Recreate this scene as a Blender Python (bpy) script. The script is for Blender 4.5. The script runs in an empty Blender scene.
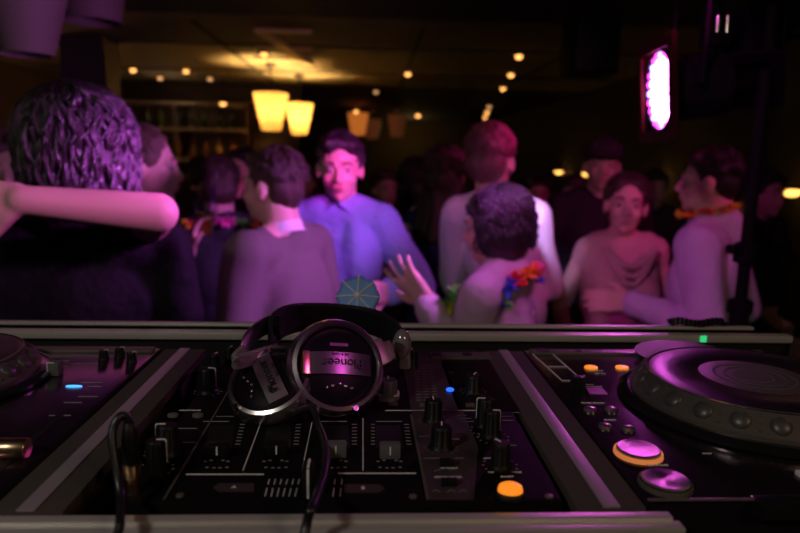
import bpy, bmesh, math, random
from mathutils import Vector, Matrix, noise
from mathutils.bvhtree import BVHTree
random.seed(11)
PI = math.pi
S = bpy.context.scene
COL = S.collection
V = Vector

# ------------------------------------------------------------ camera
ZC = 1.42                      # height of the DJ console's top surface
CAM = V((0, 0, 1.66))
FPX = 640.0
XR = V((0.99881736, -0.01166428, -0.04719992))     # world axes seen from the camera
YR = V((-0.04465328, 0.16398531, -0.98545162))
ZR = V((0.01923468, 0.98639382, 0.16327052))
cam_d = bpy.data.cameras.new('camera')
cam = bpy.data.objects.new('camera', cam_d); COL.objects.link(cam)
cam.matrix_world = Matrix.Translation(CAM) @ Matrix((XR, YR, ZR)).to_4x4()
cam_d.sensor_width = 36; cam_d.lens = FPX / 800 * 36
cam_d.clip_start = 0.02; cam_d.clip_end = 60
cam_d.dof.use_dof = True; cam_d.dof.focus_distance = 0.62; cam_d.dof.aperture_fstop = 4.6
S.camera = cam
S.view_settings.view_transform = 'Standard'; S.view_settings.look = 'None'
S.view_settings.gamma = 1; S.view_settings.use_curve_mapping = False
S.view_settings.exposure = 0.0

def ray(px, py):
    v = V(((px - 400) / FPX, (266.5 - py) / FPX, -1))
    return V((XR.dot(v), YR.dot(v), ZR.dot(v)))
def pz(px, py, z=ZC):                    # point of the picture on a horizontal plane
    d = ray(px, py); return CAM + d * ((z - CAM.z) / d.z)
def py_(px, py, Y):                      # point of the picture at a distance into the room
    d = ray(px, py); return CAM + d * (Y / d.y)

# ------------------------------------------------------------ world and lights
w = bpy.data.worlds.new('night'); S.world = w; w.use_nodes = True
w.node_tree.nodes['Background'].inputs[0].default_value = (0.10, 0.06, 0.10, 1)
w.node_tree.nodes['Background'].inputs[1].default_value = 0.02

def light(name, kind, loc, energy, color, target=None, **kw):
    d = bpy.data.lights.new(name, kind); d.energy = energy; d.color = color
    for k, v in kw.items(): setattr(d, k, v)
    o = bpy.data.objects.new(name, d); COL.objects.link(o); o.location = loc
    if target is not None:
        o.rotation_euler = (V(target) - V(loc)).to_track_quat('-Z', 'Y').to_euler()
    return o
MAG = (1.0, 0.06, 0.78); VIO = (0.42, 0.12, 1.0); PINK = (1.0, 0.22, 0.85); AMB = (1.0, 0.50, 0.18)
# lamps above and beside the booth, some of them added unseen lights
light('magenta_stage_light', 'SPOT', (0.60, 1.52, 1.86), 66, (0.68, 0.15, 0.95), (-0.9, 2.0, 1.5), spot_size=1.7, spot_blend=.8, shadow_soft_size=.09)
light('pink_front_light', 'SPOT', (1.5, -0.1, 2.48), 135, (1.0, 0.15, 1.0), (-0.64, 1.30, 1.54), spot_size=.21, spot_blend=.9, shadow_soft_size=.1)
light('added_hair_light', 'SPOT', (1.35, 0.35, 2.46), 1000, (0.78, 0.12, 1.0), (-0.545, 1.45, 1.62), spot_size=.12, spot_blend=.8, shadow_soft_size=.08)  # added unseen spot that colours the dark curly hair
light('added_face_light', 'SPOT', (1.2, -0.2, 2.46), 420, (1.0, 0.01, 0.68), (-0.11, 2.36, 1.66), spot_size=.125, spot_blend=.7, shadow_soft_size=.08)  # narrow spot added for the face of the man in blue
light('added_rose_light', 'SPOT', (1.0, 0.2, 2.46), 650, (1.0, 0.02, 0.50), (0.51, 2.42, 1.72), spot_size=.085, spot_blend=.8, shadow_soft_size=.08)  # added spot that reddens the hair above the white shirt
light('violet_front_light', 'SPOT', (-0.5, 0.2, 2.48), 60, (0.84, 0.05, 0.70), (1.05, 2.1, 1.42), spot_size=.60, spot_blend=.9, shadow_soft_size=.1)
light('added_lavender_light', 'SPOT', (-0.12, 0.5, 2.46), 800, (0.66, 0.40, 1.0), (0.595, 2.30, 1.45), spot_size=.10, spot_blend=.9, shadow_soft_size=.1)  # unseen spot put in to brighten the white shirt
light('added_plate_spot', 'SPOT', (0.95, -0.55, 2.44), 70, (1.0, 0.02, 0.85), (-0.048, 0.60, 1.47), spot_size=.05, spot_blend=.7, shadow_soft_size=.06)  # tight spot added for magenta on the headphone name plate
light('booth_lamp', 'AREA', (1.1, -0.7, 2.40), 3.4, (1.0, 0.66, 0.42), (0.1, 0.7, 1.4), size=.35)
light('added_rim_light', 'AREA', (-0.9, -0.5, 2.40), 4.0, (1.0, 0.94, 0.86), (0.0, 0.7, 1.4), size=.15)  # added at left for highlights on the chrome rims
light('added_crowd_wash', 'SPOT', (2.0, 1.2, 2.44), 34, (1.0, 0.05, 0.45), (-0.3, 4.2, 1.2), spot_size=1.1, spot_blend=.9, shadow_soft_size=.1)  # added wash that lifts the dim people further back
light('back_wall_fill', 'POINT', (0.9, 14.4, 2.2), 3.5, (1.0, 0.62, 0.2), shadow_soft_size=.1)  # added fill without a fixture, warms the far wall
light('bar_fill', 'POINT', (-2.3, 7.6, 2.3), .9, (1.0, 0.66, 0.35), shadow_soft_size=.08)  # fill light added before the bar shelves, no fixture
light('left_wall_fill', 'POINT', (-3.0, 5.6, 1.6), 4, (1.0, 0.5, 0.22), shadow_soft_size=.1)  # warm fill added for the left wall, no fixture

# ------------------------------------------------------------ materials
def nd(m): return m.node_tree.nodes, m.node_tree.links
def mat(name, col, rough=.5, metal=0, spec=.5, var=0, vscale=8, bump=0, bscale=40, emit=None, es=1, coat=0, stretch=None, trans=0, aniso=0, alpha=1):
    m = bpy.data.materials.new(name); m.use_nodes = True
    n, l = nd(m); b = n['Principled BSDF']
    b.inputs['Base Color'].default_value = (*col, 1); b.inputs['Roughness'].default_value = rough
    b.inputs['Metallic'].default_value = metal; b.inputs['Specular IOR Level'].default_value = spec
    b.inputs['Coat Weight'].default_value = coat; b.inputs['Transmission Weight'].default_value = trans
    b.inputs['Anisotropic'].default_value = aniso
    if emit: b.inputs['Emission Color'].default_value = (*emit, 1); b.inputs['Emission Strength'].default_value = es
    if var or bump:
        tc = n.new('ShaderNodeTexCoord'); mp = n.new('ShaderNodeMapping'); l.new(tc.outputs['Object'], mp.inputs[0])
        if stretch: mp.inputs['Scale'].default_value = stretch
    if var:
        t = n.new('ShaderNodeTexNoise'); t.inputs['Scale'].default_value = vscale; t.inputs['Detail'].default_value = 5
        l.new(mp.outputs[0], t.inputs[0])
        r = n.new('ShaderNodeMix'); r.data_type = 'RGBA'
        r.inputs[6].default_value = (*[c * (1 - var) for c in col], 1); r.inputs[7].default_value = (*[min(1, c * (1 + var)) for c in col], 1)
        l.new(t.outputs[0], r.inputs[0]); l.new(r.outputs[2], b.inputs['Base Color'])
    if bump:
        t = n.new('ShaderNodeTexNoise'); t.inputs['Scale'].default_value = bscale; t.inputs['Detail'].default_value = 4
        l.new(mp.outputs[0], t.inputs[0])
        bp = n.new('ShaderNodeBump'); bp.inputs['Strength'].default_value = bump; bp.inputs['Distance'].default_value = .03 if bscale == 14 else .01
        l.new(t.outputs[0], bp.inputs['Height']); l.new(bp.outputs[0], b.inputs['Normal'])
    return m
M = {}
def mk(k, *a, **kw): M[k] = mat(k, *a, **kw); return M[k]
mk('alu', (.66, .62, .57), .38, .45, var=.12, vscale=30, stretch=(1, 20, 20))
mk('alu_strip', (.50, .42, .46), .42, .5, var=.08, vscale=30)
mk('case_laminate', (.075, .060, .052), .8, 0, .15, var=.2, vscale=14)
mk('case_side', (.10, .045, .03), .55, var=.3, vscale=6, stretch=(1, 8, 8))
mk('gear_black', (.12, .085, .11), .19, .9, .5)
mk('mixer_black', (.006, .005, .005), .6, .0, .08)
mk('gear_dark', (.004, .004, .004), .6)
mk('column_grey', (.085, .055, .06), .42, .3, var=.1)
mk('gear_grey', (.20, .17, .15), .4, .5, var=.1)
mk('knob_black', (.006, .006, .006), .45, 0, .3, bump=.1, bscale=400)
mk('white_print', (.85, .80, .76), .6)
mk('dim_print', (.30, .27, .26), .6)
mk('pointer_white', (.85, .82, .80), .5)
mk('knob_grey', (.10, .11, .10), .45)
mk('fader_grey', (.12, .12, .125), .4)
mk('orange_lit', (.9, .35, .05), .35, emit=(1, .27, .015), es=.85)
mk('blue_lit', (.03, .1, 1), .3, emit=(.02, .12, 1), es=1.6)
mk('cyan_lit', (.05, .4, 1), .3, emit=(.08, .45, 1), es=1.3)
mk('amber_ring', (.8, .3, .05), .35, emit=(1, .30, .10), es=.42)
mk('green_glint', (.05, .8, .3), .3, emit=(.03, .7, .22), es=.8)
mk('chrome', (.75, .72, .70), .12, 1)
mk('chrome_soft', (.85, .80, .78), .27, 1)
mk('brushed', (.50, .46, .45), .3, 1, bump=.1, bscale=80, stretch=(1, 1, 1), aniso=.6)
mk('silver_button', (.42, .38, .40), .28, .9)
mk('leather', (.012, .011, .012), .42, bump=.15, bscale=150)
mk('cup_black', (.005, .004, .005), .45, spec=.1)
mk('plate', (.60, .55, .60), .2, .95)
mk('plate_dark', (.13, .10, .11), .35, .6)
mk('clear_plastic', (.55, .5, .52), .12, .2, trans=.6)
mk('cable', (.012, .012, .013), .32)
mk('gold', (.75, .50, .28), .28, 1)
mk('jog_top', (.02, .016, .02), .32, .3)
mk('display_black', (.008, .008, .009), .25, 0, .25)
mk('jog_ring', (.15, .13, .11), .42, .4)
mk('jog_base', (.012, .012, .012), .16, coat=.5)
mk('dome', (.10, .095, .09), .38, .3)
mk('paper_blue', (.20, .40, 1.0), .7, var=.25, vscale=60)
mk('wood_pale', (.95, .88, .75), .6)
mk('floor', (.03, .018, .014), .35, var=.4, vscale=3, bump=.1, bscale=20)
mk('wall_brown', (.11, .065, .04), .8, var=.2, vscale=2)
mk('wall_dark', (.030, .020, .018), .8, var=.3, vscale=2)
mk('wall_ochre', (.10, .065, .025), .8, var=.2, vscale=2)
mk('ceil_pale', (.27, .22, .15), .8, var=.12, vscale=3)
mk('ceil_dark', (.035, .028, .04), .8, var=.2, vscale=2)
mk('trim_pale', (.62, .50, .33), .6)
mk('pillar', (.045, .04, .035), .7, var=.15)
mk('wood_dark', (.06, .03, .02), .5, var=.3, vscale=6, stretch=(1, 1, 8))
mk('shelf_pale', (.20, .16, .13), .5)
mk('glassy_green', (.05, .10, .03), .15, trans=.5)
mk('glassy_amber', (.30, .12, .03), .15, trans=.5)
mk('metal_black', (.006, .006, .007), .65, 0, .06, bump=.05, bscale=80)
mk('frame_brown', (.018, .006, .002), .8, 0, .05)
mk('glass', (.9, .9, .9), .04, trans=1)
mk('juice', (.85, .30, .04), .2, trans=.3)
mk('shade_unlit', (.14, .14, .085), .7, var=.06, vscale=4)
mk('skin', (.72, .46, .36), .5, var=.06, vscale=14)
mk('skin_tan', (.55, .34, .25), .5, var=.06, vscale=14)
mk('lip', (.50, .18, .18), .4)
mk('eye_white', (.42, .38, .37), .35)
mk('iris', (.05, .03, .02), .2)
mk('led_white', (1, 1, 1), .3, emit=(1, .13, .95), es=46)
mk('led_pink', (1, .2, .7), .3, emit=(1, .03, .6), es=9)
mk('led_blue', (.3, .4, 1), .3, emit=(.35, .35, 1), es=4)
mk('downlight', (1, .6, .3), .4, emit=(1, .42, .10), es=3.2)
mk('downlight_dim', (1, .6, .3), .4, emit=(1, .48, .18), es=1.0)
mk('sconce', (1, .6, .3), .4, emit=(1, .50, .10), es=3)
mk('bulb', (1, .8, .5), .4, emit=(1, .62, .20), es=3)
mk('bulb_amber', (1, .5, .2), .4, emit=(1, .26, .04), es=.42)
mk('bulb_dim', (1, .5, .2), .4, emit=(1, .30, .10), es=.035)
for k, c in dict(lei_red=(.85, .04, .03), lei_yellow=(.85, .65, .04), lei_green=(.15, .6, .08), lei_blue=(.06, .12, .8), lei_pink=(.9, .15, .45), lei_orange=(1, .32, .04)).items(): mk(k, c, .6)
def shade_mat():
    m = bpy.data.materials.new('lit_shade'); m.use_nodes = True; n, l = nd(m); n.clear()
    o = n.new('ShaderNodeOutputMaterial'); t = n.new('ShaderNodeBsdfTranslucent'); d = n.new('ShaderNodeBsdfDiffuse'); mx = n.new('ShaderNodeMixShader')
    t.inputs[0].default_value = (.92, .82, .60, 1); d.inputs[0].default_value = (.8, .62, .4, 1); mx.inputs[0].default_value = .35
    l.new(t.outputs[0], mx.inputs[1]); l.new(d.outputs[0], mx.inputs[2]); l.new(mx.outputs[0], o.inputs[0]); return m
M['lit_shade'] = shade_mat()
def cd_mat():
    m = mat('disc_foil', (.16, .19, .13), .3, .6); n, l = nd(m); b = n['Principled BSDF']
    b.inputs['Thin Film Thickness'].default_value = 420; b.inputs['Thin Film IOR'].default_value = 1.6
    return m
M['disc'] = cd_mat()
for k_, an, ro in (('disc', .8, .5), ('brushed', .85, .32)):
    n_, l_ = nd(M[k_]); tg = n_.new('ShaderNodeTangent'); tg.direction_type = 'RADIAL'; tg.axis = 'Z'
    b_ = n_['Principled BSDF']; b_.inputs['Anisotropic'].default_value = an; b_.inputs['Roughness'].default_value = ro; l_.new(tg.outputs[0], b_.inputs['Tangent'])
def cloth(name, c, rough=.8, bump=.5, bs=14, var=.08, sheen=0):
    m = mat(name, c, rough, 0, .25, var=var, vscale=9, bump=bump, bscale=bs); return m
def hairm(name, c, rough=.38, sp=.6):
    m = mat(name, c, rough, 0, sp, var=.5, vscale=30, stretch=(6, 6, 1), bump=.6, bscale=60); return m

# ------------------------------------------------------------ mesh builder
ORG = {}
class MB:
    def __init__(s): s.v = []; s.f = []; s.mi = []; s.m = 0
    def raw(s, vs, fs):
        o = len(s.v); s.v += [V(p) for p in vs]; s.f += [tuple(i + o for i in f) for f in fs]; s.mi += [s.m] * len(fs); return s
    def box(s, c, d, R=None, bev=0):
        c = V(c); hx, hy, hz = d[0] / 2, d[1] / 2, d[2] / 2
        if bev <= 0:
            vs = [V((x, y, z)) for x in (-hx, hx) for y in (-hy, hy) for z in (-hz, hz)]
            fs = [(0, 1, 3, 2), (4, 6, 7, 5), (0, 4, 5, 1), (2, 3, 7, 6), (0, 2, 6, 4), (1, 5, 7, 3)]
        else:
            bm = bmesh.new(); bmesh.ops.create_cube(bm, size=1)
            for q in bm.verts: q.co = V((q.co.x * d[0], q.co.y * d[1], q.co.z * d[2]))
            bmesh.ops.bevel(bm, geom=list(bm.edges), offset=bev, segments=2, affect='EDGES', profile=.6)
            bm.verts.index_update(); vs = [q.co.copy() for q in bm.verts]; fs = [tuple(q.index for q in f.verts) for f in bm.faces]; bm.free()
        if R is not None: vs = [R @ q for q in vs]
        return s.raw([q + c for q in vs], fs)
    def lathe(s, prof, c, ax=(0, 0, 1), n=32, R=None):
        # profile of (radius, height) turned about an axis
        c = V(c)
        if R is None: R = V(ax).to_track_quat('Z', 'Y').to_matrix()
        vs = []; fs = []; k = len(prof)
        for i in range(n):
            a = 2 * PI * i / n
            for r, h in prof: vs.append(R @ V((r * math.cos(a), r * math.sin(a), h)) + c)
        for i in range(n):
            j = (i + 1) % n
            for q in range(k - 1): fs.append((i * k + q, j * k + q, j * k + q + 1, i * k + q + 1))
        if prof[0][0] > 1e-6: fs.append(tuple(i * k for i in reversed(range(n))))
        if prof[-1][0] > 1e-6: fs.append(tuple(i * k + k - 1 for i in range(n)))
        return s.raw(vs, fs)
    def ring(s, prof, c, ax=(0, 0, 1), n=48, R=None, a0=0, a1=2 * PI):
        # closed profile turned about an axis
        c = V(c)
        if R is None: R = V(ax).to_track_quat('Z', 'Y').to_matrix()
        vs = []; fs = []; k = len(prof); full = abs(a1 - a0 - 2 * PI) < 1e-6
        m = n if full else n + 1
        for i in range(m):
            a = a0 + (a1 - a0) * i / n
            for r, h in prof: vs.append(R @ V((r * math.cos(a), r * math.sin(a), h)) + c)
        for i in range(n):
            j = (i + 1) % m
            for q in range(k): fs.append((i * k + q, j * k + q, j * k + (q + 1) % k, i * k + (q + 1) % k))
        if not full: fs.append(tuple(reversed(range(k)))); fs.append(tuple((m - 1) * k + q for q in range(k)))
        return s.raw(vs, fs)
    def torus(s, c, r, t, ax=(0, 0, 1), n=40, k=10, R=None, a0=0, a1=2 * PI):
        return s.ring([(r + t * math.cos(2 * PI * q / k), t * math.sin(2 * PI * q / k)) for q in range(k)], c, ax, n, R, a0, a1)
    def cyl(s, p0, p1, r0, r1=None, n=16):
        p0 = V(p0); p1 = V(p1); r1 = r0 if r1 is None else r1
        L = (p1 - p0).length
        return s.lathe([(r0, 0), (r1, L)], p0, p1 - p0, n)
    def sph(s, c, r, R=None, n=16, m=10):
        if not hasattr(r, '__len__'): r = (r, r, r)
        c = V(c); vs = []; fs = []
        vs.append(V((0, 0, -r[2])))
        for j in range(1, m):
            ph = -PI / 2 + PI * j / m
            for i in range(n):
                a = 2 * PI * i / n; vs.append(V((r[0] * math.cos(ph) * math.cos(a), r[1] * math.cos(ph) * math.sin(a), r[2] * math.sin(ph))))
        vs.append(V((0, 0, r[2])))
        for i in range(n): fs.append((0, 1 + (i + 1) % n, 1 + i))
        for j in range(m - 2):
            for i in range(n):
                a = 1 + j * n + i; b = 1 + j * n + (i + 1) % n; fs.append((a, b, b + n, a + n))
        t = len(vs) - 1
        for i in range(n): fs.append((t, 1 + (m - 2) * n + i, 1 + (m - 2) * n + (i + 1) % n))
        if R is not None: vs = [R @ q for q in vs]
        return s.raw([q + c for q in vs], fs)
    def cap(s, p0, r0, p1, r1, n=14):
        p0 = V(p0); p1 = V(p1)
        s.sph(p0, r0, n=n, m=8); s.sph(p1, r1, n=n, m=8)
        if (p1 - p0).length > 1e-4: s.cyl(p0, p1, r0, r1, n)
        return s
    def tube(s, pts, r, k=8, smooth=True):
        pts = [V(p) for p in pts]
        n = len(pts); rr = r if hasattr(r, '__len__') else [r] * n
        vs = []; fs = []; up = None
        for i, p in enumerate(pts):
            t = (pts[min(i + 1, n - 1)] - pts[max(i - 1, 0)]).normalized()
            if up is None: up = t.orthogonal().normalized()
            up = (up - t * up.dot(t))
            up = up.normalized() if up.length > 1e-5 else t.orthogonal().normalized()
            b = t.cross(up)
            for q in range(k):
                a = 2 * PI * q / k; vs.append(p + (up * math.cos(a) + b * math.sin(a)) * rr[i])
        for i in range(n - 1):
            for q in range(k): fs.append((i * k + q, i * k + (q + 1) % k, (i + 1) * k + (q + 1) % k, (i + 1) * k + q))
        fs.append(tuple(reversed(range(k)))); fs.append(tuple((n - 1) * k + q for q in range(k)))
        return s.raw(vs, fs)
    def prism(s, pts, z0, z1):
        n = len(pts); vs = [V((x, y, z0)) for x, y in pts] + [V((x, y, z1)) for x, y in pts]
        fs = [tuple(reversed(range(n))), tuple(range(n, 2 * n))] + [(i, (i + 1) % n, n + (i + 1) % n, n + i) for i in range(n)]
        return s.raw(vs, fs)
    def text(s, body, size, c, R=None, depth=.0003, sx=1):
        cu = bpy.data.curves.new('t', 'FONT'); cu.body = body; cu.size = size; cu.extrude = depth; cu.align_x = 'CENTER'; cu.align_y = 'CENTER'; cu.resolution_u = 3
        o = bpy.data.objects.new('t', cu); COL.objects.link(o)
        dg = bpy.context.evaluated_depsgraph_get(); me = bpy.data.meshes.new_from_object(o.evaluated_get(dg))
        vs = [V((q.co.x * sx, q.co.y, q.co.z)) for q in me.vertices]
        if R is not None: vs = [R @ q for q in vs]
        s.raw([q + V(c) for q in vs], [tuple(p.vertices) for p in me.polygons])
        bpy.data.objects.remove(o); bpy.data.curves.remove(cu); bpy.data.meshes.remove(me); return s
    def mesh(s, name, org, mats, smooth=True, ang=40):
        me = bpy.data.meshes.new(name); me.from_pydata([p - org for p in s.v], [], s.f); me.update()
        for m in mats: me.materials.append(m)
        if len(mats) > 1: me.polygons.foreach_set('material_index', s.mi)
        bm = bmesh.new(); bm.from_mesh(me); bmesh.ops.recalc_face_normals(bm, faces=bm.faces)
        if smooth:
            for f in bm.faces: f.smooth = True
            for e in bm.edges:
                if len(e.link_faces) == 2 and e.calc_face_angle(0) > math.radians(ang): e.smooth = False
        bm.to_mesh(me); bm.free(); return me
    def build(s, name, mats, parent=None, org=None, smooth=True, ang=40):
        if not isinstance(mats, (list, tuple)): mats = [mats]
        if parent is not None: org = ORG[parent.name]
        elif org is None:
            xs = [p.x for p in s.v]; ys = [p.y for p in s.v]; zs = [p.z for p in s.v]
            org = V(((min(xs) + max(xs)) / 2, (min(ys) + max(ys)) / 2, min(zs)))
        me = s.mesh(name, V(org), mats, smooth, ang)
        o = bpy.data.objects.new(name, me); COL.objects.link(o)
        if parent is not None: o.parent = parent
        else: o.location = org
        ORG[o.name] = V(org); return o
def tag(o, label=None, cat=None, group=None, kind=None):
    if label: o['label'] = label
    if cat: o['category'] = cat
    if group: o['group'] = group
    if kind: o['kind'] = kind
    return o
def thing(name, loc, label, cat, group=None):
    o = bpy.data.objects.new(name, None); COL.objects.link(o); o.location = loc; o.empty_display_size = .05
    ORG[o.name] = V(loc); return tag(o, label, cat, group)
def struct(name, mb, m): return tag(mb.build(name, m, smooth=False), kind='structure')
def copy_tree(o, parent=None):
    c = o.copy(); COL.objects.link(c); c.parent = parent
    if parent is None: ORG[c.name] = ORG[o.name].copy()
    for ch in list(o.children): copy_tree(ch, c)
    return c

# ------------------------------------------------------------ the room
CEIL = CAM.z + .90
struct('floor', MB().box((0, 6, -.05), (9.4, 19, .1)), M['floor'])
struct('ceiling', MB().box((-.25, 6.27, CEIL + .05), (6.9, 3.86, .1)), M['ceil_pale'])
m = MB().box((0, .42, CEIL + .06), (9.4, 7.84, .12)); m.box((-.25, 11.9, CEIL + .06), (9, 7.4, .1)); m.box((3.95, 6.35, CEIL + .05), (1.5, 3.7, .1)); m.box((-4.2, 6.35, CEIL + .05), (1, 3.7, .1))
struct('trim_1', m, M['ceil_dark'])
struct('wall_left', MB().box((-3.75, 6, 1.3), (.1, 19, 2.6)), M['wall_brown'])
struct('wall_right', MB().box((2.75, 8.2, 1.3), (.1, 14.6, 2.6)), M['wall_dark'])
struct('wall_back', MB().box((-.4, 15.4, 1.3), (6.7, .1, 2.6)), M['wall_ochre'])
struct('wall_front', MB().box((0, -3.45, 1.3), (9.4, .1, 2.6)), M['wall_dark'])
a = py_(60, 60, 5.2); b = py_(105, 60, 5.2)
struct('trim_2', MB().box(((a.x + b.x) / 2, 5.35, 1.28), (b.x - a.x, .3, 2.56)), M['pillar'])     # square pillar
struct('trim_3', MB().box((-2.4, 8.35, 1.28), (2.9, .12, 2.56)), M['wall_dark'])                 # partition behind the bar shelves
# pale strips fixed to the ceiling
m = MB()
def cpt(px, py): return pz(px, py, CEIL)
for y in (29, 46, 57):
    p = cpt(255, y); q = cpt(311, y); m.box(((p.x + q.x) / 2, p.y, CEIL - .012), (q.x - p.x, .07, .022))
p = cpt(260, 28); q = cpt(309, 62); d = q - p
m.box((p + q) / 2 + V((0, 0, -.018)), (d.length, .08, .03), Matrix.Rotation(math.atan2(d.y, d.x), 3, 'Z'))
struct('trim_4', m, M['trim_pale'])
m = MB()
for X in (-2.6, -1.2, .35, 1.6): m.box((X, 6.35, CEIL - .005), (.03, 3.6, .012))
for Y in (5.4, 7.0): m.box((-.2, Y, CEIL - .005), (6.4, .03, .012))
struct('trim_5', m, M['ceil_dark'])
# stage riser under the booth
struct('trim_6', MB().box((0, -.9, .22), (4.4, 3.9, .44)), M['wood_dark'])

# ---------------- bar shelves with bottles
t = thing('bar_shelf', (-2.35, 8.1, 0), 'dark wooden back bar with pale open shelves at the far left', 'shelf')
m = MB()
for X in (-3.1, -2.35, -1.5): m.box((X, 8.1, 1.15), (.05, .34, 2.3))
m.build('frame', M['wood_dark'], t)
SH = []
for z in (1.62, 1.98, 2.28):
    MB().box((-2.3, 8.08, z), (1.64, .36, .035)).build('shelf', M['shelf_pale'], t); SH.append(z + .0175)
MB().box((-2.3, 8.25, 1.15), (1.64, .02, 2.3)).build('back_panel', M['wood_dark'], t)
bottles = []
for j in range(2):
    for i in range(9):
        r = .032; h = .24
        if i == 0:
            o = MB().lathe([(r * .9, 0), (r, .01), (r, h * .6), (r * .42, h * .78), (r * .36, h * .96), (r * .45, h * .96), (r * .45, h)], (0, 0, 0), n=14).build('bottle', M['glassy_green' if j else 'glassy_amber'], org=(0, 0, 0))
            tag(o, ['amber bottle on the lower shelf of the far back bar', 'green bottle on the upper shelf of the far back bar'][j], 'bottle', ['amber bottles on the lower bar shelf', 'green bottles on the upper bar shelf'][j]); proto = o
        else: o = proto.copy(); COL.objects.link(o)
        o.location = (-3.0 + i * .16 + (.04 if i > 3 else 0), 8.0 + random.uniform(-.04, .04), SH[j])

# ---------------- downlights
spots = [(133, 68, 1), (160, 76, 0), (186, 69, 1), (210, 77, 0), (264, 52, 1), (408, 72, 1), (519, 54, 1), (511, 73, 1), (503, 87, 1), (489, 106, 0), (376, 91, 0)]
names = ['leftmost small amber downlight above the far bar', 'second small amber downlight from the left above the bar', 'third small amber downlight from the left above the bar', 'fourth small dim downlight from the left above the bar',
         'small amber downlight above the two lit pendants', 'single small amber downlight near the middle of the ceiling', 'nearest of the three downlights in a slanting row at right', 'middle of the three downlights in a slanting row at right', 'farthest of the three downlights in a slanting row at right', 'topmost of the three clustered far downlights', 'faint downlight over the dim amber pendant']
for (px, y, br), nm in zip(spots, names):
    p = pz(px, y, CEIL - .006)
    zz = CEIL if p.y < 8.1 else CEIL + .01
    t = thing('downlight', (p.x, p.y, zz), nm, 'ceiling light', 'small round ceiling downlights')
    s = .034 if p.y < 9 else .045
    MB().ring([(s, -.02), (s + .018, -.012), (s + .02, .0), (s, .0)], (p.x, p.y, zz), n=20).build('rim', M['metal_black'], t)
    MB().sph((p.x, p.y, zz - .022), s * .85).build('bulb', M['downlight' if br else 'downlight_dim'], t)
# small hanging spots further back
for px, y, Y, nm, br in [(223, 103, 7.7, 'small amber lamp hanging before the bar shelves', 1), (418, 115, 9, 'small amber lamp hanging right of the dim pendants', 1), (487, 112, 10.5, 'bright middle lamp of the clustered far lamps', 1), (485, 117, 11.5, 'lowest lamp of the clustered far lamps', 1), (356, 111, 10.2, 'small amber lamp right above the orange pendant', 1)]:
    p = py_(px, y, Y)
    t = thing('hanging_spot', (p.x, p.y, CEIL), nm, 'ceiling light')
    MB().cyl((p.x, p.y, p.z + .03), (p.x, p.y, CEIL + .01), .006, n=8).build('rod', M['metal_black'], t)
    MB().lathe([(0, .05), (.03, .045), (.045, .0), (.04, .0), (.02, .03)], p, n=16).build('lamp_shade', M['metal_black'], t)
    MB().sph(p, .035).build('bulb', M['downlight'], t)

# ---------------- pendant lamps
def pendant(px, py, Y, label, mode, h=.35, rt=.175, rb=.112, energy=0, grp=None, top=None):
    c = py_(px, py, Y); top = CEIL if top is None else top
    t = thing('pendant_lamp', (c.x, c.y, top), label, 'pendant lamp', grp)
    prof = [(rb, -h / 2), (rb + .004, -h / 2), (rt + .004, h / 2), (rt, h / 2)]
    MB().ring(prof, c, n=36).build('lamp_shade', mode, t)
    m = MB().cyl(c + V((0, 0, h / 2 - .02)), (c.x, c.y, top - .03), .006, n=8)
    for a in (0, 2.09, 4.19): m.cyl(c + V((0, 0, h / 2 - .02)), c + V((rt * math.cos(a), rt * math.sin(a), h / 2 - .02)), .003, n=6)
    m.build('cord', M['metal_black'], t)
    MB().lathe([(.0, 0), (.055, 0), (.05, -.04), (0, -.045)], (c.x, c.y, top), n=20).build('ceiling_canopy', M['chrome_soft'], t)
    if energy:
        MB().sph(c + V((0, 0, -.05)), .045).build('bulb', M['bulb'], t)
        L = light('bulb_light', 'POINT', (0, 0, 0), energy, (1, .62, .20), shadow_soft_size=.05)
        L.parent = t; L.location = c + V((0, 0, .03)) - V((c.x, c.y, top))
    else:
        MB().sph(c + V((0, 0, -.02)), .04).build('bulb', M['shade_unlit'] if mode == M['shade_unlit'] else mode, t)
pendant(271, 112, 6.4, 'brightly lit tapered pendant lamp, left and nearer of the lit pair', M['lit_shade'], rt=.165, rb=.088, energy=62)
pendant(299.5, 119, 7.2, 'brightly lit tapered pendant lamp, right and farther of the lit pair', M['lit_shade'], h=.33, rt=.145, rb=.08, energy=56)
pendant(358, 124, 11.2, 'orange glowing tapered pendant, leftmost of the far three', M['bulb_amber'], h=.36, top=CEIL + .01)
pendant(372, 129, 12.4, 'very dim pendant just right of the orange one', M['bulb_dim'], h=.36, top=CEIL + .01)
pendant(397, 126, 12.0, 'dim brownish pendant, rightmost of the far three', M['bulb_dim'], h=.38, top=CEIL + .01)
pendant(22, 0, 2.35, 'large unlit pale pendant in the upper left corner, the nearer one', M['shade_unlit'], h=.36, rt=.18, rb=.085, top=CEIL)
pendant(90, -22, 2.95, 'large unlit pale pendant at the top edge, right of the corner one', M['shade_unlit'], h=.36, rt=.17, rb=.115, top=CEIL)

# ---------------- wall lights along the right wall
for px, y, nm in [(558, 172, 'farthest amber wall light on the right wall, left of its dim neighbour'), (568, 173, 'dim small wall light between two brighter far ones'), (586, 174, 'amber wall light beside the dark capped head'), (655, 181, 'yellow oval wall light between the smiling woman and the man in white'), (790, 192, 'large flat yellow wall light at the right edge')]:
    d = ray(px, y); p = CAM + d * (2.6 / d.x)
    t = thing('wall_light', (2.70, p.y, p.z), nm, 'wall light')
    MB().box((2.685, p.y, p.z), (.03, .10, .06), bev=.005).build('bracket', M['metal_black'], t)
    MB().lathe([(.0, -.03), (.03, -.026), (.055, -.006), (.06, .012), (0, .016)], (2.61, p.y, p.z), n=24).build('bowl', M['bulb_dim' if px == 568 else 'sconce'], t)

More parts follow.
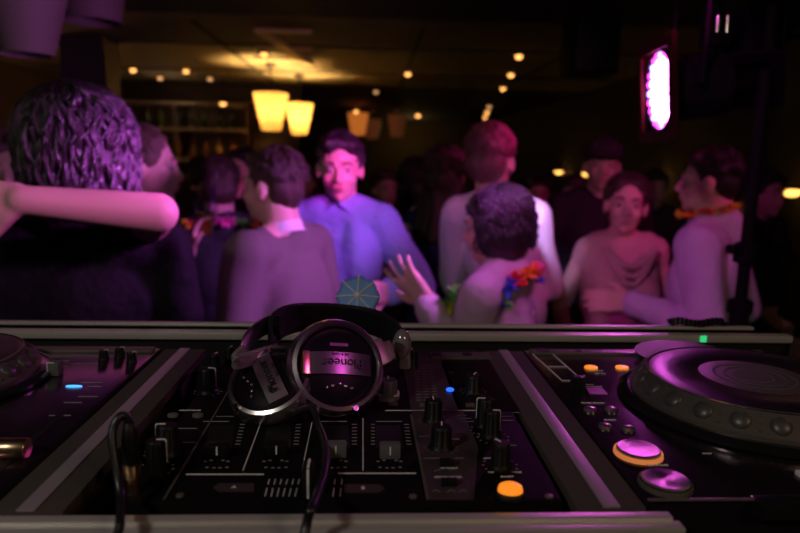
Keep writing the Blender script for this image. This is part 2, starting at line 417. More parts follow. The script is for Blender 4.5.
# ------------------------------------------------------------ DJ console
XL, XRR = -.2315, .1735          # centres of the two partition rails
# table under the case, standing on the riser
t = thing('booth_table', (.05, .6, .44), 'black booth table carrying the flight case', 'table')
MB().box((.03, .64, 1.29), (1.7, .66, .04), bev=.005).build('tabletop', M['metal_black'], t)
for x in (-.76, .82):
    for y in (.36, .92): MB().box((x, y, .855), (.05, .05, .83)).build('leg', M['metal_black'], t)
MB().box((.03, .965, .86), (1.66, .015, .8)).build('front_panel', M['wood_dark'], t)

case = thing('flight_case', (0, .62, 1.31), 'black flight case with aluminium edges holding the DJ gear', 'flight case')
m = MB()
m.box((.0, .63, 1.322), (1.24, .50, .024))
m.build('tray', M['gear_dark'], case)
MB().box((-.194, .3935, 1.363), (.812, .008, .095)).build('front_panel', M['case_side'], case)
MB().box((0, .868, 1.368), (1.24, .012, .104)).build('back_panel', M['gear_dark'], case)
for s in (-1, 1): MB().box((s * .61, .63, 1.365), (.012, .48, .11)).build('side_panel', M['case_side'], case)
# front rail: stepped aluminium profile
m = MB(); x0 = -.60; x1 = .216
m.box(((x0 + x1 - .004) / 2, .4035, ZC - .004), (x1 - .004 - x0, .0085, .008), bev=.001)
m.box(((x0 + x1) / 2, .394, ZC - .0055), (x1 - x0, .0105, .007), bev=.001)
m.build('front_rail', M['alu'], case)
# back rail: two parallel profiles
r0 = py_(5, 330, .865).z; rl = py_(5, 321, .884).z; r1 = py_(400, 321, .905).z
m = MB(); xe = py_(790, 335, .862).x
m.box(((-.62 + xe) / 2, .862, r0 - .0035), (xe + .62, .016, .0105), bev=.0015)
m.build('back_rail', M['alu'], case)
xe2 = py_(750, 325, .89).x
m = MB().box(((-.62 + xe2) / 2, .884, rl - .002), (xe2 + .62, .010, .0045), bev=.001); m.build('lid_channel', M['alu'], case)
MB().box(((-.62 + xe2) / 2, .886, rl - .02), (xe2 + .62, .006, .032)).build('lid_lip', M['metal_black'], case)
for X in (XL, XRR):
    m = MB().box((X, .602, ZC - .005), (.050, .380, .010), bev=.001); m.box((X, .602, ZC - .055), (.012, .380, .09))
    b_ = m.build('partition', M['case_laminate'], case)
    MB().box((X, .602, ZC + .0006), (.0125, .380, .0014), bev=.0004).build('strip', M['alu_strip'], b_)
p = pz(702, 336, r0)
MB().box((p.x, .8535, r0 - .003), (.008, .002, .009)).build('rail_glint', M['green_glint'], case)  # glowing green chip standing in for a reflection on the rail

# ---------------- knob
def knob(px, y, parent, r=.008, h=.017, ang=0, skirt=True, m1=None, pointer=True, z0=None):
    z0 = ZC if z0 is None else z0
    c = pz(px, y, z0); m = MB()
    pr = [(r * 1.25, 0), (r * 1.2, .002), (r, .004), (r * .93, h - .001), (r * .85, h), (0, h)] if skirt else [(r, 0), (r * .93, h - .001), (r * .85, h), (0, h)]
    # ribbed grip
    m.lathe(pr, c, n=24)
    for i in range(12):
        a = 2 * PI * i / 12; m.cyl(c + V((math.cos(a) * r * .95, math.sin(a) * r * .95, .003)), c + V((math.cos(a) * r * .9, math.sin(a) * r * .9, h - .002)), .0008, n=6)
    k = m.build('knob', m1 or M['knob_black'], parent)
    if pointer:
        m = MB(); d = V((math.sin(ang), math.cos(ang), 0)); R = Matrix.Rotation(-ang, 3, 'Z')
        m.box(c + d * r * .52 + V((0, 0, h + .0002)), (.0012, r * .85, .0008), R)
        m.box(c + d * (r * .97) + V((0, 0, h * .62)), (.0012, .0012, h * .72), R)
        m.build('pointer', M['pointer_white'], k)
    return k

# ---------------- mixer
mx = thing('dj_mixer', (-.018, .61, 1.334), 'black four-channel DJ mixer between the two partition rails', 'dj mixer')
MX0, MX1, MY0, MY1 = -.176, .142, .424, .796
m = MB().box(((MX0 + MX1) / 2, (MY0 + MY1) / 2, (1.334 + ZC) / 2), (MX1 - MX0, MY1 - MY0, ZC - 1.334), bev=.003)
m.build('body', M['mixer_black'], mx)
Z1 = ZC + .0006
def quad(m, pts, z=Z1, th=.0006):   # flat overlay drawn through picture points on the panel
    q = [pz(*p) for p in pts]; m.prism([(a.x, a.y) for a in q][::-1], z - th, z + th * .2); return m
def line(m, a, b, wd=.0008, z=Z1):
    a = pz(*a); b = pz(*b); d = b - a
    m.box(V(((a.x + b.x) / 2, (a.y + b.y) / 2, z)), (d.length, wd, .0006), Matrix.Rotation(math.atan2(d.y, d.x), 3, 'Z')); return m
m = MB(); quad(m, [(401, 356), (441, 356), (463, 411), (478, 448), (474, 500), (426, 500), (412, 415)]); m.build('effect_panel', M['column_grey'], mx)
m = MB(); quad(m, [(441, 362), (489, 362), (520, 411), (458, 411)]); m.build('display', M['gear_black'], mx)
m = MB(); quad(m, [(430, 354), (489, 354), (492, 359.5), (432, 359.5)], ZC + .002, .002); quad(m, [(236, 354), (400, 354), (400, 359), (232, 359)], ZC + .002, .002); m.build('rear_trim', M['gear_grey'], mx)
m = MB()
for x in (437, 467): quad(m, [(x - 5, 355), (x + 4, 355), (x + 5, 357.6), (x - 4, 357.6)], ZC + .0032)
for x0_, x1_, in ((204, 232), (263, 291), (322, 350), (376, 404)):
    dx = (-4 if x0_ < 230 else -2 if x0_ < 300 else 0 if x0_ < 340 else 2)
    quad(m, [(x0_ - dx + 2, 426), (x1_ - dx - 2, 426), (x1_, 449), (x0_, 449)])
for i in range(0, len(m.f), 6):
    q = MB(); ids = sorted({k for f in m.f[i:i + 6] for k in f}); mp_ = {k: n_ for n_, k in enumerate(ids)}; q.raw([m.v[k] for k in ids], [tuple(mp_[k] for k in f) for f in m.f[i:i + 6]]); q.build('slot', M['gear_dark'], mx)
# ruled lines on the panel
for a_, b_, w_ in (((217, 411), (164, 500), .0016), ((411, 415), (428, 500), .0022), ((238, 374), (217, 411), .0012)): line(MB(), a_, b_, w_).build('divider', M['gear_grey'], mx)
m = MB()
line(m, (261, 423), (243, 471)); line(m, (312, 423), (302, 471)); line(m, (363, 419), (363, 471))
line(m, (186, 475), (264, 475), .001); line(m, (338, 474), (416, 474), .001)
line(m, (385, 411), (476, 411), .001)
for i in range(7):
    x = 268 + i * 6
    if abs(x - 307) > 6: line(m, (x + 1.5, 480), (x, 485), .0006); line(m, (x - 1, 489), (x - 3, 497), .0006)
for i in range(2): line(m, (335 + 7 * i, 480), (334.5 + 7 * i, 485), .0006); line(m, (334 + 7 * i, 489), (333 + 7 * i, 497), .0006)
tag(m.build('ruling', M['white_print'], mx), kind='stuff')
m = MB()
for fx, dx in ((217, -4), (276, -2), (335, 0), (390, 2)):
    for i in range(7):
        y = 425 + i * 3.3; s = 1 - .004 * (440 - y)
        line(m, (fx + 17 - dx * 1.5 * (450 - y) / 25 , y), (fx + 22 - dx * 1.5 * (450 - y) / 25, y), .0005)
        if fx > 380: line(m, (fx - 19, y), (fx - 15, y), .0005)
    line(m, (fx - 14, 422), (fx + 12, 422), .0008)
# tick fans round the knobs
def ticks(m, px, y, r0=.0125, r1=.0145, n=11):
    c = pz(px, y)
    for i in range(n):
        a = math.radians(-145 + 290 * i / (n - 1)); d = V((math.sin(a), math.cos(a), 0))
        m.box(c + d * (r0 + r1) / 2 + V((0, 0, .0006)), (.0004, r1 - r0, .0006), Matrix.Rotation(-a, 3, 'Z'))
for x, y in ((208, 392), (162, 453), (155, 470), (433, 421), (441, 448), (486, 431), (493, 438), (500, 466), (473, 392)): ticks(m, x, y)
# level meter: columns of unlit dashes
for i in range(13):
    y = 366 + i * 2.9; f = i / 12
    for a, b in ((414 + 2 * f, 419 + 2.5 * f), (421 + 3 * f, 426 + 3.5 * f), (428 + 5 * f, 433 + 5.5 * f)): line(m, (a, y), (b, y), .0012)
# switch curves by the cross fader
for x in (436, 451, 463):
    line(m, (x - 4, 493), (x, 490.5), .0005); line(m, (x, 490.5), (x + 4, 493), .0005)
line(m, (434, 472), (441, 470), .0005); line(m, (449, 471), (456, 469.5), .0005)
line(m, (424, 459), (464, 459), .0005)
for x, y, w_ in ((424, 437, 10), (452, 437, 10), (510, 446, 13), (515, 413, 8), (462, 416, 9), (465, 419, 12), (468, 422, 12), (505, 417, 12), (508, 421, 12), (447, 373, 14), (185, 429, 24), (225, 417, 18), (190, 443, 14)): line(m, (x - w_ / 2, y), (x + w_ / 2, y), .0006)
# repeated small legends under each channel fader
for fx in (217, 276, 335, 390):
    for dx, dy in ((-12, 0), (-6, -1), (6, -1), (11, 0), (-10, 6), (-3, 6.5), (3, 6.5), (10, 6)): line(m, (fx + dx - 1.6, 462 + dy), (fx + dx + 1.6, 462 + dy), .0007)
tag(m.build('scale_marks', M['dim_print'], mx), kind='stuff')
m = MB()
for s, x, y, sz in (('A', 234, 488, .006), ('B', 363, 489, .006), ('CROSS FADER', 448, 478, .0034), ('CH CURVE', 449, 469, .0028), ('LEVEL', 488, 459, .0030), ('MIN', 491, 473, .0026), ('MAX', 518, 473, .0026), ('ON/OFF', 507, 477.5, .0028), ('FADER', 455, 440, .0028), ('HEADPHONES', 190, 411, .0032)):
    MB().text(s, sz, pz(x, y) + V((0, 0, .0007))).build('lettering', M['white_print'], mx)
m = MB(); quad(m, [(213, 488), (219, 484), (254, 484), (254, 492), (219, 492)]); m.build('side_arrow', M['column_grey'], mx); m = MB(); quad(m, [(344, 485), (379, 485), (385, 489), (379, 493), (344, 493)]); m.build('side_arrow', M['column_grey'], mx)
# knobs
knob(208, 392, mx, .009, .026, PI / 2 + .2); knob(203, 388, mx, .006, .014, .4)
knob(168, 453, mx, .009, .025, -PI / 2); knob(157, 470, mx, .008, .025, PI / 2, skirt=False)
knob(215, 369, mx, .006, .018, .4); knob(230, 362, mx, .006, .018, .4)
knob(433, 421, mx, .0082, .021, 0); knob(441, 448, mx, .0088, .020, .1)
knob(473, 392, mx, .0088, .019, .5)
knob(485, 425, mx, .0085, .026, -PI / 2); knob(491, 436, mx, .0075, .024, PI / 2); knob(500, 467, mx, .0075, .021, -.5)
knob(412, 368, mx, .0065, .022, 0)
knob(388, 398, mx, .0095, .020, 0, m1=M['knob_grey'])
c = pz(388, 397); MB().ring([(.0098, .006), (.0118, .0055), (.0118, .001), (.0098, .001)], c, n=28).build('knob_ring', M['pointer_white'], mx)
for i in range(4):
    for j in range(2): knob(250 + i * 42, 372 + j * 22, mx, .0065, .012, .3)
# buttons
def pad(px, y, rx, ry, h, m1, parent, name, lift=0):
    c = pz(px, y, ZC + lift); pr = [(1, 0), (1, .55), (.93, .85), (.7, 1), (0, 1.05)]
    m = MB(); m.lathe([(r * rx, z * h) for r, z in pr], c, n=32)
    m.v = [V((q.x, c.y + (q.y - c.y) * ry / rx, q.z)) for q in m.v]; return m.build(name, m1, parent)
pad(510, 496.5, .0108, .0092, .004, M['gear_dark'], mx, 'button_rim'); pad(510, 495.5, .0092, .008, .0085, M['orange_lit'], mx, 'lit_button')
pad(450, 391, .0042, .0040, .003, M['blue_lit'], mx, 'lit_lamp')
for x, y in ((424, 406), (470, 406), (393, 405)): MB().box(pz(x, y) + V((0, 0, .001)), (.009, .0055, .003), bev=.0006).build('button', M['gear_grey'], mx)
for x, y in ((173, 416.5), (198, 416.5)): pad(x, y, .0052, .004, .003, M['fader_grey'], mx, 'button')
for x, y in ((180, 496), (413, 497), (549, 497), (176, 447)): pad(x, y, .003, .003, .0015, M['gear_grey'], mx, 'screw')
for x, y in ((447, 466), (449, 486)): MB().box(pz(x, y) + V((0, 0, .003)), (.012, .005, .006), bev=.0008).build('switch', M['knob_black'], mx)
# channel faders
for fx, yy, br in ((218, 458, 0), (277, 457, 0), (336, 457, 1), (390, 458, 1)):
    c = pz(fx, yy); k = MB().box(c + V((0, .002, .006)), (.017, .010, .012), bev=.0015).build('channel_fader', M['fader_grey' if br else 'knob_black'], mx)
    MB().box(c + V((0, -.0034, .0075)), (.0011, .0008, .007)).build('pointer', M['pointer_white'], k)
c = pz(308, 500); k = MB().box(c + V((0, .007, .012)), (.008, .014, .024), Matrix.Rotation(-.05, 3, 'Y'), bev=.0012).build('cross_fader', M['knob_black'], mx)
m = MB().box(c + V((0, .007, .0245)), (.0016, .013, .0008)); m.box(c + V((0, -.0004, .0125)), (.0016, .0008, .022)); m.build('pointer', M['pointer_white'], k)

# ---------------- CD players
def cdj(side):
    sx = 1
    if side == 'R': x0, x1 = .201, .521; lab = 'black CD player right of the mixer with a large jog wheel and orange buttons'
    else: x0, x1 = -.585, -.262; lab = 'black CD player left of the mixer, in shadow with a blue lit bar'
    t = thing('cd_player', ((x0 + x1) / 2, .61, 1.334), lab, 'cd player')
    m = MB().box(((x0 + x1) / 2, .61, (1.334 + ZC) / 2), (x1 - x0, .372, ZC - 1.334), bev=.003)
    m.build('body', M['gear_black'], t)
    MB().box(((x0 + x1) / 2, .784, ZC + .001), (x1 - x0 - .012, .016, .004), bev=.001).build('rear_trim', M['gear_grey'], t)
    return t, x0, x1
def jog(t, c, R=.118):
    m = MB().lathe([(R + .012, 0), (R + .012, .003), (R + .006, .006), (R + .002, .0065)], c, n=96); b = m.build('jog_base', M['jog_base'], t)
    m = MB().lathe([(R, .006), (R, .010), (R - .002, .0115), (R - .016, .0275), (R - .018, .0285)], c, n=96)
    j = m.build('jog_wheel', M['jog_ring'], t)
    m = MB()
    for i in range(22):
        a = 2 * PI * i / 22 + .08; u = V((math.cos(a), math.sin(a), 0)); nn = (u * .75 + V((0, 0, .66))).normalized()
        p = c + u * (R - .009) + V((0, 0, .0188)); Rm = nn.to_track_quat('Z', 'Y').to_matrix()
        m.sph(p, (.0088, .0088, .0042), Rm, n=18, m=10)
        a2 = a + PI / 22; u = V((math.cos(a2), math.sin(a2), 0)); s_ = V((-u.y, u.x, 0))
        for k in (-1, 0, 1): m.sph(c + u * (R - .009 - k * .005) + s_ * 0 + V((0, 0, .0190 + k * .005)), .0013, n=8, m=6)
    m.build('grip_dome', M['dome'], j)
    MB().ring([(R - .0175, .0285), (R - .0155, .0292), (R - .0155, .0282), (R - .019, .0278)], c, n=96).build('edge_ring', M['chrome_soft'], j)
    MB().lathe([(R - .0185, .028), (R - .021, .0288), (.052, .0285), (.050, .027)], c, n=96).build('top_plate', M['jog_top'], j)
    m = MB().lathe([(.0495, .0272), (.047, .0283), (.038, .0283), (.0, .0285)], c, n=64); m.build('center_display', M['display_black'], j)
    m = MB()
    for r in (.016, .026, .036): m.ring([(r, .0285), (r + .0025, .0289), (r + .0025, .0282)], c, n=48)
    m.build('display_ring', M['knob_grey'], j)
tR, x0, x1 = cdj('R')
jogc = V((.392, .607, ZC + .002)); jog(tR, jogc)
def bigbutton(px, y, t, ringm):
    c = pz(px, y, ZC); 
    MB().ring([(.0186, 0), (.0186, .0035), (.0198, .003), (.0201, 0)], c, n=48).build('button_ring', ringm, t)
    MB().lathe([(.0178, 0), (.0178, .0045), (.0166, .0058), (.006, .0052), (0, .0051)], c, n=48).build('round_button', M['brushed'], t)
bigbutton(638, 454, tR, M['amber_ring']); bigbutton(665, 485, tR, M['gear_grey'])
for x, y in ((590, 411), (611, 411), (605, 428), (628, 430)):
    pad(x, y, .0064, .0055, .004, M['silver_button'], tR, 'round_button'); 
for x, y in ((591, 368), (622, 368)): pad(x, y, .0080, .0070, .0022, M['orange_lit'], tR, 'lit_button')
m = MB(); line(m, (531, 353), (562, 381), .0012); line(m, (550, 352), (577, 376), .0012); line(m, (562, 381), (570, 381), .0012); line(m, (577, 376), (585, 376), .001); line(m, (548, 367), (566, 367), .0008); line(m, (584, 387), (602, 387), .0008); tag(m.build('ruling', M['white_print'], tR), kind='stuff')
m = MB(); quad(m, [(586, 388), (602, 388), (608, 395), (590, 395)]); m.build('legend_plate', M['column_grey'], tR)
MB().box(pz(578, 391) + V((0, 0, .008)), (.013, .010, .017), bev=.001).build('lever_switch', M['knob_black'], tR)
m = MB(); quad(m, [(536, 350.5), (545, 350.5), (549, 354), (540, 354)], ZC + .0035); m.build('slot', M['gear_dark'], tR); m = MB(); quad(m, [(574, 352), (580, 352), (582, 354), (576, 354)], ZC + .0035); m.build('slot', M['gear_dark'], tR)
m = MB()
for s, x, y, sz in (('TRACK SEARCH', 593, 403.5, .0034), ('SEARCH', 610, 420.5, .0032), ('CUE', 641, 436.5, .0032), ('PLAY/PAUSE', 657, 466, .0034), ('HOT CUE', 600, 374, .003), ('LOOP', 630, 374, .003), ('VINYL', 706, 454, .003)):
    if s in ('CUE', 'VINYL'): continue
    MB().text(s, sz, pz(x, y) + V((0, 0, .0007))).build('lettering', M['white_print'], tR)
for x, y, w_ in ((596, 371, 14), (628, 371, 14), (707, 454, 9), (589, 385, 9)): line(m, (x - w_ / 2, y), (x + w_ / 2, y), .0007)
tag(m.build('legend_mark', M['white_print'], tR), kind='stuff')
# raised loading-slot block on the front edge and front lip
p = pz(765, 493, ZC)
MB().box((.352, .418, ZC - .004), (.14, .016, .012), bev=.002).build('front_lip', M['jog_base'], tR)
m = MB().box((x0 + .16, .4215, ZC + .0008), (.315, .0025, .0016), bev=.0004); m.build('front_edge', M['gear_grey'], tR)
MB().box(pz(799, 476) + V((.004, 0, .002)), (.012, .006, .004), bev=.001).build('button', M['pointer_white'], tR)
tL, x0, x1 = cdj('L')
cL = pz(-70, 385); cL = V((-.462, .665, ZC + .002)); jog(tL, cL, .105)
pad(74, 387, .0085, .0016, .002, M['cyan_lit'], tL, 'lit_bar')
k = MB().box(pz(56, 375) + V((0, 0, .008)), (.012, .012, .015), bev=.001).build('lever_switch', M['knob_grey'], tL)
m = MB().box(pz(56, 375) + V((-.0062, -.0055, .008)), (.0008, .0008, .015)); m.box(pz(56, 375) + V((-.002, -.006, .0158)), (.008, .0008, .0008)); m.build('pointer', M['pointer_white'], k)
m = MB()
for x, y, w_ in ((92, 383, 22), (95, 387, 14), (88, 397, 20), (73, 403, 18), (60, 416, 22), (20, 361, 24), (60, 361, 20), (85, 364, 26), (60, 367, 16)): line(m, (x - w_ / 2, y), (x + w_ / 2, y), .0009)
tag(m.build('legend_mark', M['dim_print'], tL), kind='stuff')
m = MB(); line(m, (62, 414), (-35, 500), .007); m.build('tempo_slot', M['gear_dark'], tL)
c = pz(8, 457); k = MB().lathe([(.0075, -.016), (.0082, -.015), (.0082, .015), (.0075, .016)], c + V((0, 0, .0075)), (1, 0, 0), n=24).build('tempo_slider', M['gold'], tL)
for i, (x, y) in enumerate(((104, 360), (120, 357), (132, 362))): knob(x, y, tL, .005, .012, 1)

# ---------------- compact disc
c = py_(688, 356, .79); c.z = max(c.z, ZC + .006); c = pz(688, 355, ZC + .010)
t = thing('compact_disc', c - V((0, 0, .004)), 'shiny compact disc lying behind the right jog wheel', 'compact disc')
MB().ring([(.0075, 0), (.0075, .0012), (.062, .0012), (.062, 0)], c, n=64).build('disc', M['disc'], t)
MB().ring([(.0078, .0001), (.0078, .0013), (.021, .0013), (.021, .0001)], c, n=40).build('hub_ring', M['clear_plastic'], t)

# ---------------- coiled black cable on the back rail
m = MB(); pts = []
for i in range(90):
    f = i / 89; pts.append(V((py_(668 + f * 54, 322, .89).x, .884 + .007 * math.sin(i * .9), rl + .0055 + .003 * math.cos(i * .9) + .002 * math.sin(f * 9))))
tag(m.tube(pts, .0028, 8).build('coiled_cable', M['cable']), 'short coil of black cable lying on the far aluminium rail', 'cable')

# ---------------- headphones
def basis(n, up=(0, 0, 1), roll=0):
    n = V(n).normalized(); x = V(up).cross(n).normalized(); y = n.cross(x)
    return Matrix((x, y, n)).transposed() @ Matrix.Rotation(roll, 3, 'Z')
hc = pz(310, 400)
hp = thing('headphones', (hc.x, hc.y + .03, ZC), 'black and chrome headphones resting folded on the mixer', 'headphones')
def at_z(px, y, z): return pz(px, y, ZC + z)
def cup(px, y, z, n, R, k, roll, platem, pxl=1):
    c = at_z(px, y, z); B = basis(n, roll=roll)
    # ear pad (behind), shell, chrome rim, inner cap
    m = MB().ring([(R * .55, -.030), (R * .80, -.036), (R * 1.02, -.031), (R * 1.08, -.022), (R * 1.04, -.013), (R * .8, -.012)], c, R=B, n=56); pd = m.build('ear_pad', M['leather'], hp)
    sh = MB().lathe([(R * .9, -.016), (R * .99, -.012), (R * .99, -.004), (R * .86, .0005), (R * .83, .0)], c, R=B, n=56).build('ear_cup', M['cup_black'], hp)
    MB().ring([(R * .99, -.011), (R * 1.06, -.007), (R * 1.05, .000), (R * .98, .0055), (R * .90, .0068), (R * .86, .004), (R * .88, -.002)], c, R=B, n=64).build('chrome_rim', M['chrome_soft'], sh)
    MB().lathe([(R * .86, .001), (R * .82, .0025), (R * .55, .0065), (R * .25, .0085), (0, .009)], c, R=B, n=56).build('ear_cap', M['cup_black'], sh)
    # name plate across the cap
    m = MB(); N = 12; vs = []; fs = []
    for i in range(N + 1):
        f = -1 + 2 * i / N; u = f * R * .70; h = .0125 - .006 * f * f; ww = R * .235
        for (yy, dz) in ((-ww, 0), (ww, 0), (ww, -.006), (-ww, -.006)): vs.append(c + B @ V((u, yy, h + dz)))
    for i in range(N):
        for q in range(4): fs.append((i * 4 + q, (i + 1) * 4 + q, (i + 1) * 4 + (q + 1) % 4, i * 4 + (q + 1) % 4))
    fs += [(3, 2, 1, 0), (N * 4, N * 4 + 1, N * 4 + 2, N * 4 + 3)]
    m.raw(vs, fs); pl = m.build('name_plate', platem, sh)
    MB().box(c + B @ V((-R * .70, 0, .006)), (.007, R * .50, .007), B, bev=.001).build('plate_end', M['gold'] if pxl else M['chrome_soft'], sh)
    m = MB().text('Pioneer', .0125, c + B @ V((R * .06, .0, .0126)), B @ Matrix.Rotation(PI, 3, 'Z'), depth=.0007); m.text('HDJ-1000', .004, c + B @ V((0, .0085, .0122)), B @ Matrix.Rotation(PI, 3, 'Z'), depth=.0007)
    m.build('lettering', M['gear_dark'], pl)
    m = MB()
    for a_ in range(5): m.sph(c + B @ V((-.012 + .006 * a_, -R * .42 - .002 * abs(a_ - 2), .0085)), (.0022, .0016, .0012), B, n=10, m=6)
    m.box(c + B @ V((0, R * .42, .0078)), (.018, .003, .001), B); m.build('badge', M['chrome'], sh)
    # hinge screw on the rim
    MB().cyl(c + B @ V((R * .35, -R * .92, .002)), c + B @ V((R * .35, -R * .92, .009)), .0026, n=14).build('hinge_pin', M['chrome'], sh)
    return c, B
R1 = .0445
cR, BR = cup(337, 366, .047, (.30, -.79, .52), R1, hp, -.16, M['plate'])
cL_, BL = cup(271, 381, .034, (-.20, -.58, .78), .040, hp, -.85, M['plate_dark'], 0)
# headband: wide padded strap swept along an arch
def arch(pts, n=40):
    # Catmull-Rom through points
    P = [pts[0]] + pts + [pts[-1]]; out = []
    segs = len(pts) - 1
    for s in range(segs):
        for i in range(n // segs):
            t_ = i / (n // segs); a, b, c_, d_ = P[s], P[s + 1], P[s + 2], P[s + 3]
            out.append(.5 * ((2 * b) + (c_ - a) * t_ + (2 * a - 5 * b + 4 * c_ - d_) * t_ ** 2 + (3 * b - a - 3 * c_ + d_) * t_ ** 3))
    out.append(pts[-1]); return out
def strap(pts, wid, th, wdir):
    m = MB(); vs = []; fs = []; n = len(pts); K = 12
    for i, p in enumerate(pts):
        tt = (pts[min(i + 1, n - 1)] - pts[max(i - 1, 0)]).normalized(); wv = V(wdir[i] if isinstance(wdir, list) else wdir); wv = (wv - tt * wv.dot(tt)).normalized(); nn = tt.cross(wv)
        for q in range(K):
            a = 2 * PI * q / K; e = .55
            cu = math.copysign(abs(math.cos(a)) ** e, math.cos(a)); su = math.copysign(abs(math.sin(a)) ** e, math.sin(a))
            vs.append(p + wv * cu * wid / 2 + nn * su * th / 2)
    for i in range(n - 1):
        for q in range(K): fs.append((i * K + q, i * K + (q + 1) % K, (i + 1) * K + (q + 1) % K, (i + 1) * K + q))
    fs += [tuple(reversed(range(K))), tuple((n - 1) * K + q for q in range(K))]
    return m.raw(vs, fs)
P = [py_(272, 332, .63), py_(283, 322, .665), py_(305, 317, .70), py_(340, 317, .715), py_(372, 322, .705), py_(393, 333, .675), py_(401, 345, .65)]
strap(arch(P), .036, .009, (0, -.42, .9)).build('headband', M['leather'], hp)
# left slider: metal arm from band to the flat cup
P = [py_(280, 321, .655), py_(262, 328, .63), py_(248, 340, .605), py_(243, 352, .595)]
strap(arch(P, 24), .022, .004, (0, -.5, .85)).build('slider_arm', M['chrome_soft'], hp)
P = [py_(243, 352, .59), py_(236, 362, .575), cL_ + BL @ V((-.036, .012, -.005))]
strap(arch(P, 16), .016, .006, (0, -.4, .8)).build('hinge', M['clear_plastic'], hp)
MB().box(py_(277, 328, .632), (.006, .012, .024), basis((0, -.6, .8)), bev=.001).build('arm_cover', M['cup_black'], hp)
# right bracket
q0 = cR + BR @ V((R1 * .98, R1 * .35, 0)); q1 = py_(384, 352, .615); q2 = py_(402, 345, .64)
MB().box(q0, (.013, .026, .010), BR @ Matrix.Rotation(.5, 3, 'Z'), bev=.002).build('hinge_block', M['gear_grey'], hp)
MB().box(q1, (.019, .020, .010), BR @ Matrix.Rotation(.3, 3, 'Z'), bev=.003).build('bracket', M['gear_grey'], hp)
m = MB().sph(q2, (.010, .010, .017)); m.box(q2 + V((.003, 0, -.014)), (.012, .012, .022), bev=.003); m.build('hinge', M['clear_plastic'], hp)
MB().cyl(q2 + V((-.004, -.010, .002)), q2 + V((-.004, -.016, .002)), .005, n=16).build('hinge_pin', M['chrome'], hp)
# headphone cable
def bez(pts, n=50): return arch([V(p) for p in pts], n)
P = [cL_ + BL @ V((.030, -.020, -.02)), at_z(308, 408, .02), at_z(318, 425, .012), at_z(325, 445, .010), at_z(325, 468, .012), at_z(319, 490, .016), at_z(312, 508, .022), V((-.038, .372, ZC + .012)), V((-.044, .345, ZC - .03)), V((-.05, .33, ZC - .15))]
bez(P, 72) and None
cb = MB().tube(bez(P, 72), .0032, 10).build('cable', M['cable'], hp)

# jack plug with looping cable at the front left of the mixer
pj = pz(133, 492)
t = thing('jack_cable', pj, 'black cable looping out of a gold jack plug at front left of the mixer', 'cable')
MB().lathe([(.005, 0), (.005, .012), (.0065, .012), (.0065, .022), (.004, .024), (.0035, .04)], pj, n=20).build('plug', M['gold'], t)
MB().lathe([(.0055, .022), (.006, .04), (.004, .052), (.003, .053)], pj, n=20).build('plug_sleeve', M['knob_black'], t)
e1 = pz(120, 520, ZC + .012); e2 = pz(118, 533, ZC + .008)
P = [pj + V((0, 0, .05)), pj + V((-.002, 0, .057)), pj + V((-.006, -.003, .058)), pj + V((-.0085, -.010, .046)), (pj + e1) / 2 + V((-.004, 0, .008)), e1, e2, e2 + V((-.002, -.03, -.03)), e2 + V((-.002, -.035, -.12))]
MB().tube(bez(P, 56), .0030, 10).build('lead', M['cable'], t)

# ---------------- paper cocktail umbrella
c = py_(358, 297, .845)
t = thing('cocktail_umbrella', V((c.x, .876, r0 - .02)), 'blue paper cocktail umbrella with pale ribs behind the headphones', 'cocktail umbrella')
n = V((-.05, -.88, .45)).normalized(); B = basis(n); Rr = .030; m = MB(); vs = []; fs = []
K = 8; SEG = 4
vs.append(c + n * .0085)
for j in range(1, 6):
    for i in range(K * SEG):
        a = 2 * PI * i / (K * SEG); f = j / 5; sag = 1 - .10 * f * (1 - abs(math.cos(a * K / 2)))
        vs.append(c + B @ V((Rr * f * sag * math.cos(a), Rr * f * sag * math.sin(a), .0085 * (1 - f ** 1.3))))
Q = K * SEG
for i in range(Q): fs.append((0, 1 + i, 1 + (i + 1) % Q))
for j in range(4):
    for i in range(Q): a = 1 + j * Q + i; b = 1 + j * Q + (i + 1) % Q; fs.append((a, a + Q, b + Q, b))
m.raw(vs, fs); o = m.build('canopy', M['paper_blue'], t); sm = o.modifiers.new('s', 'SOLIDIFY'); sm.thickness = .0004
for i in range(K):
    a = 2 * PI * i / K + .0; d = V((math.cos(a), math.sin(a), 0))
    MB().tube([c + B @ (d * .001 + V((0, 0, .0100))), c + B @ (d * Rr * .5 + V((0, 0, .0062))), c + B @ (d * Rr * 1.02 + V((0, 0, .001)))], .0009, 6).build('rib', M['wood_pale'], t)
MB().lathe([(.003, 0), (.0025, .003), (0, .004)], c + n * .009, n, n=12).build('hub', M['wood_pale'], t)
MB().tube([c + n * .011, c - n * .012, V((c.x - .002, .876, r0 - .018))], .0011, 8).build('stick', M['wood_pale'], t)

# ------------------------------------------------------------ lighting stand and lamps at right
XS = .985; YS = 1.62
t = thing('lighting_stand', (XS, YS, 0), 'black lighting stand pole at right with a clamp and crossbar', 'light stand')
MB().cyl((XS, YS, .25), (XS, YS, 1.30), .024, n=20).build('lower_pole', M['metal_black'], t)
MB().cyl((XS, YS, 1.2), (XS, YS, 2.16), .0155, n=20).build('upper_pole', M['metal_black'], t)
MB().lathe([(.02, 0), (.032, .003), (.032, .035), (.022, .04)], (XS, YS, 1.275), n=20).build('collar', M['metal_black'], t)
k = py_(750, 252, YS).z
m = MB().lathe([(.02, 0), (.03, .003), (.03, .05), (.02, .055)], (XS, YS, k - .03), n=20); m.box((XS - .035, YS - .01, k + .008), (.04, .022, .024), bev=.004); m.cyl((XS - .05, YS - .01, k + .008), (XS - .062, YS - .03, k + .012), .011, n=12); m.build('clamp', M['metal_black'], t)
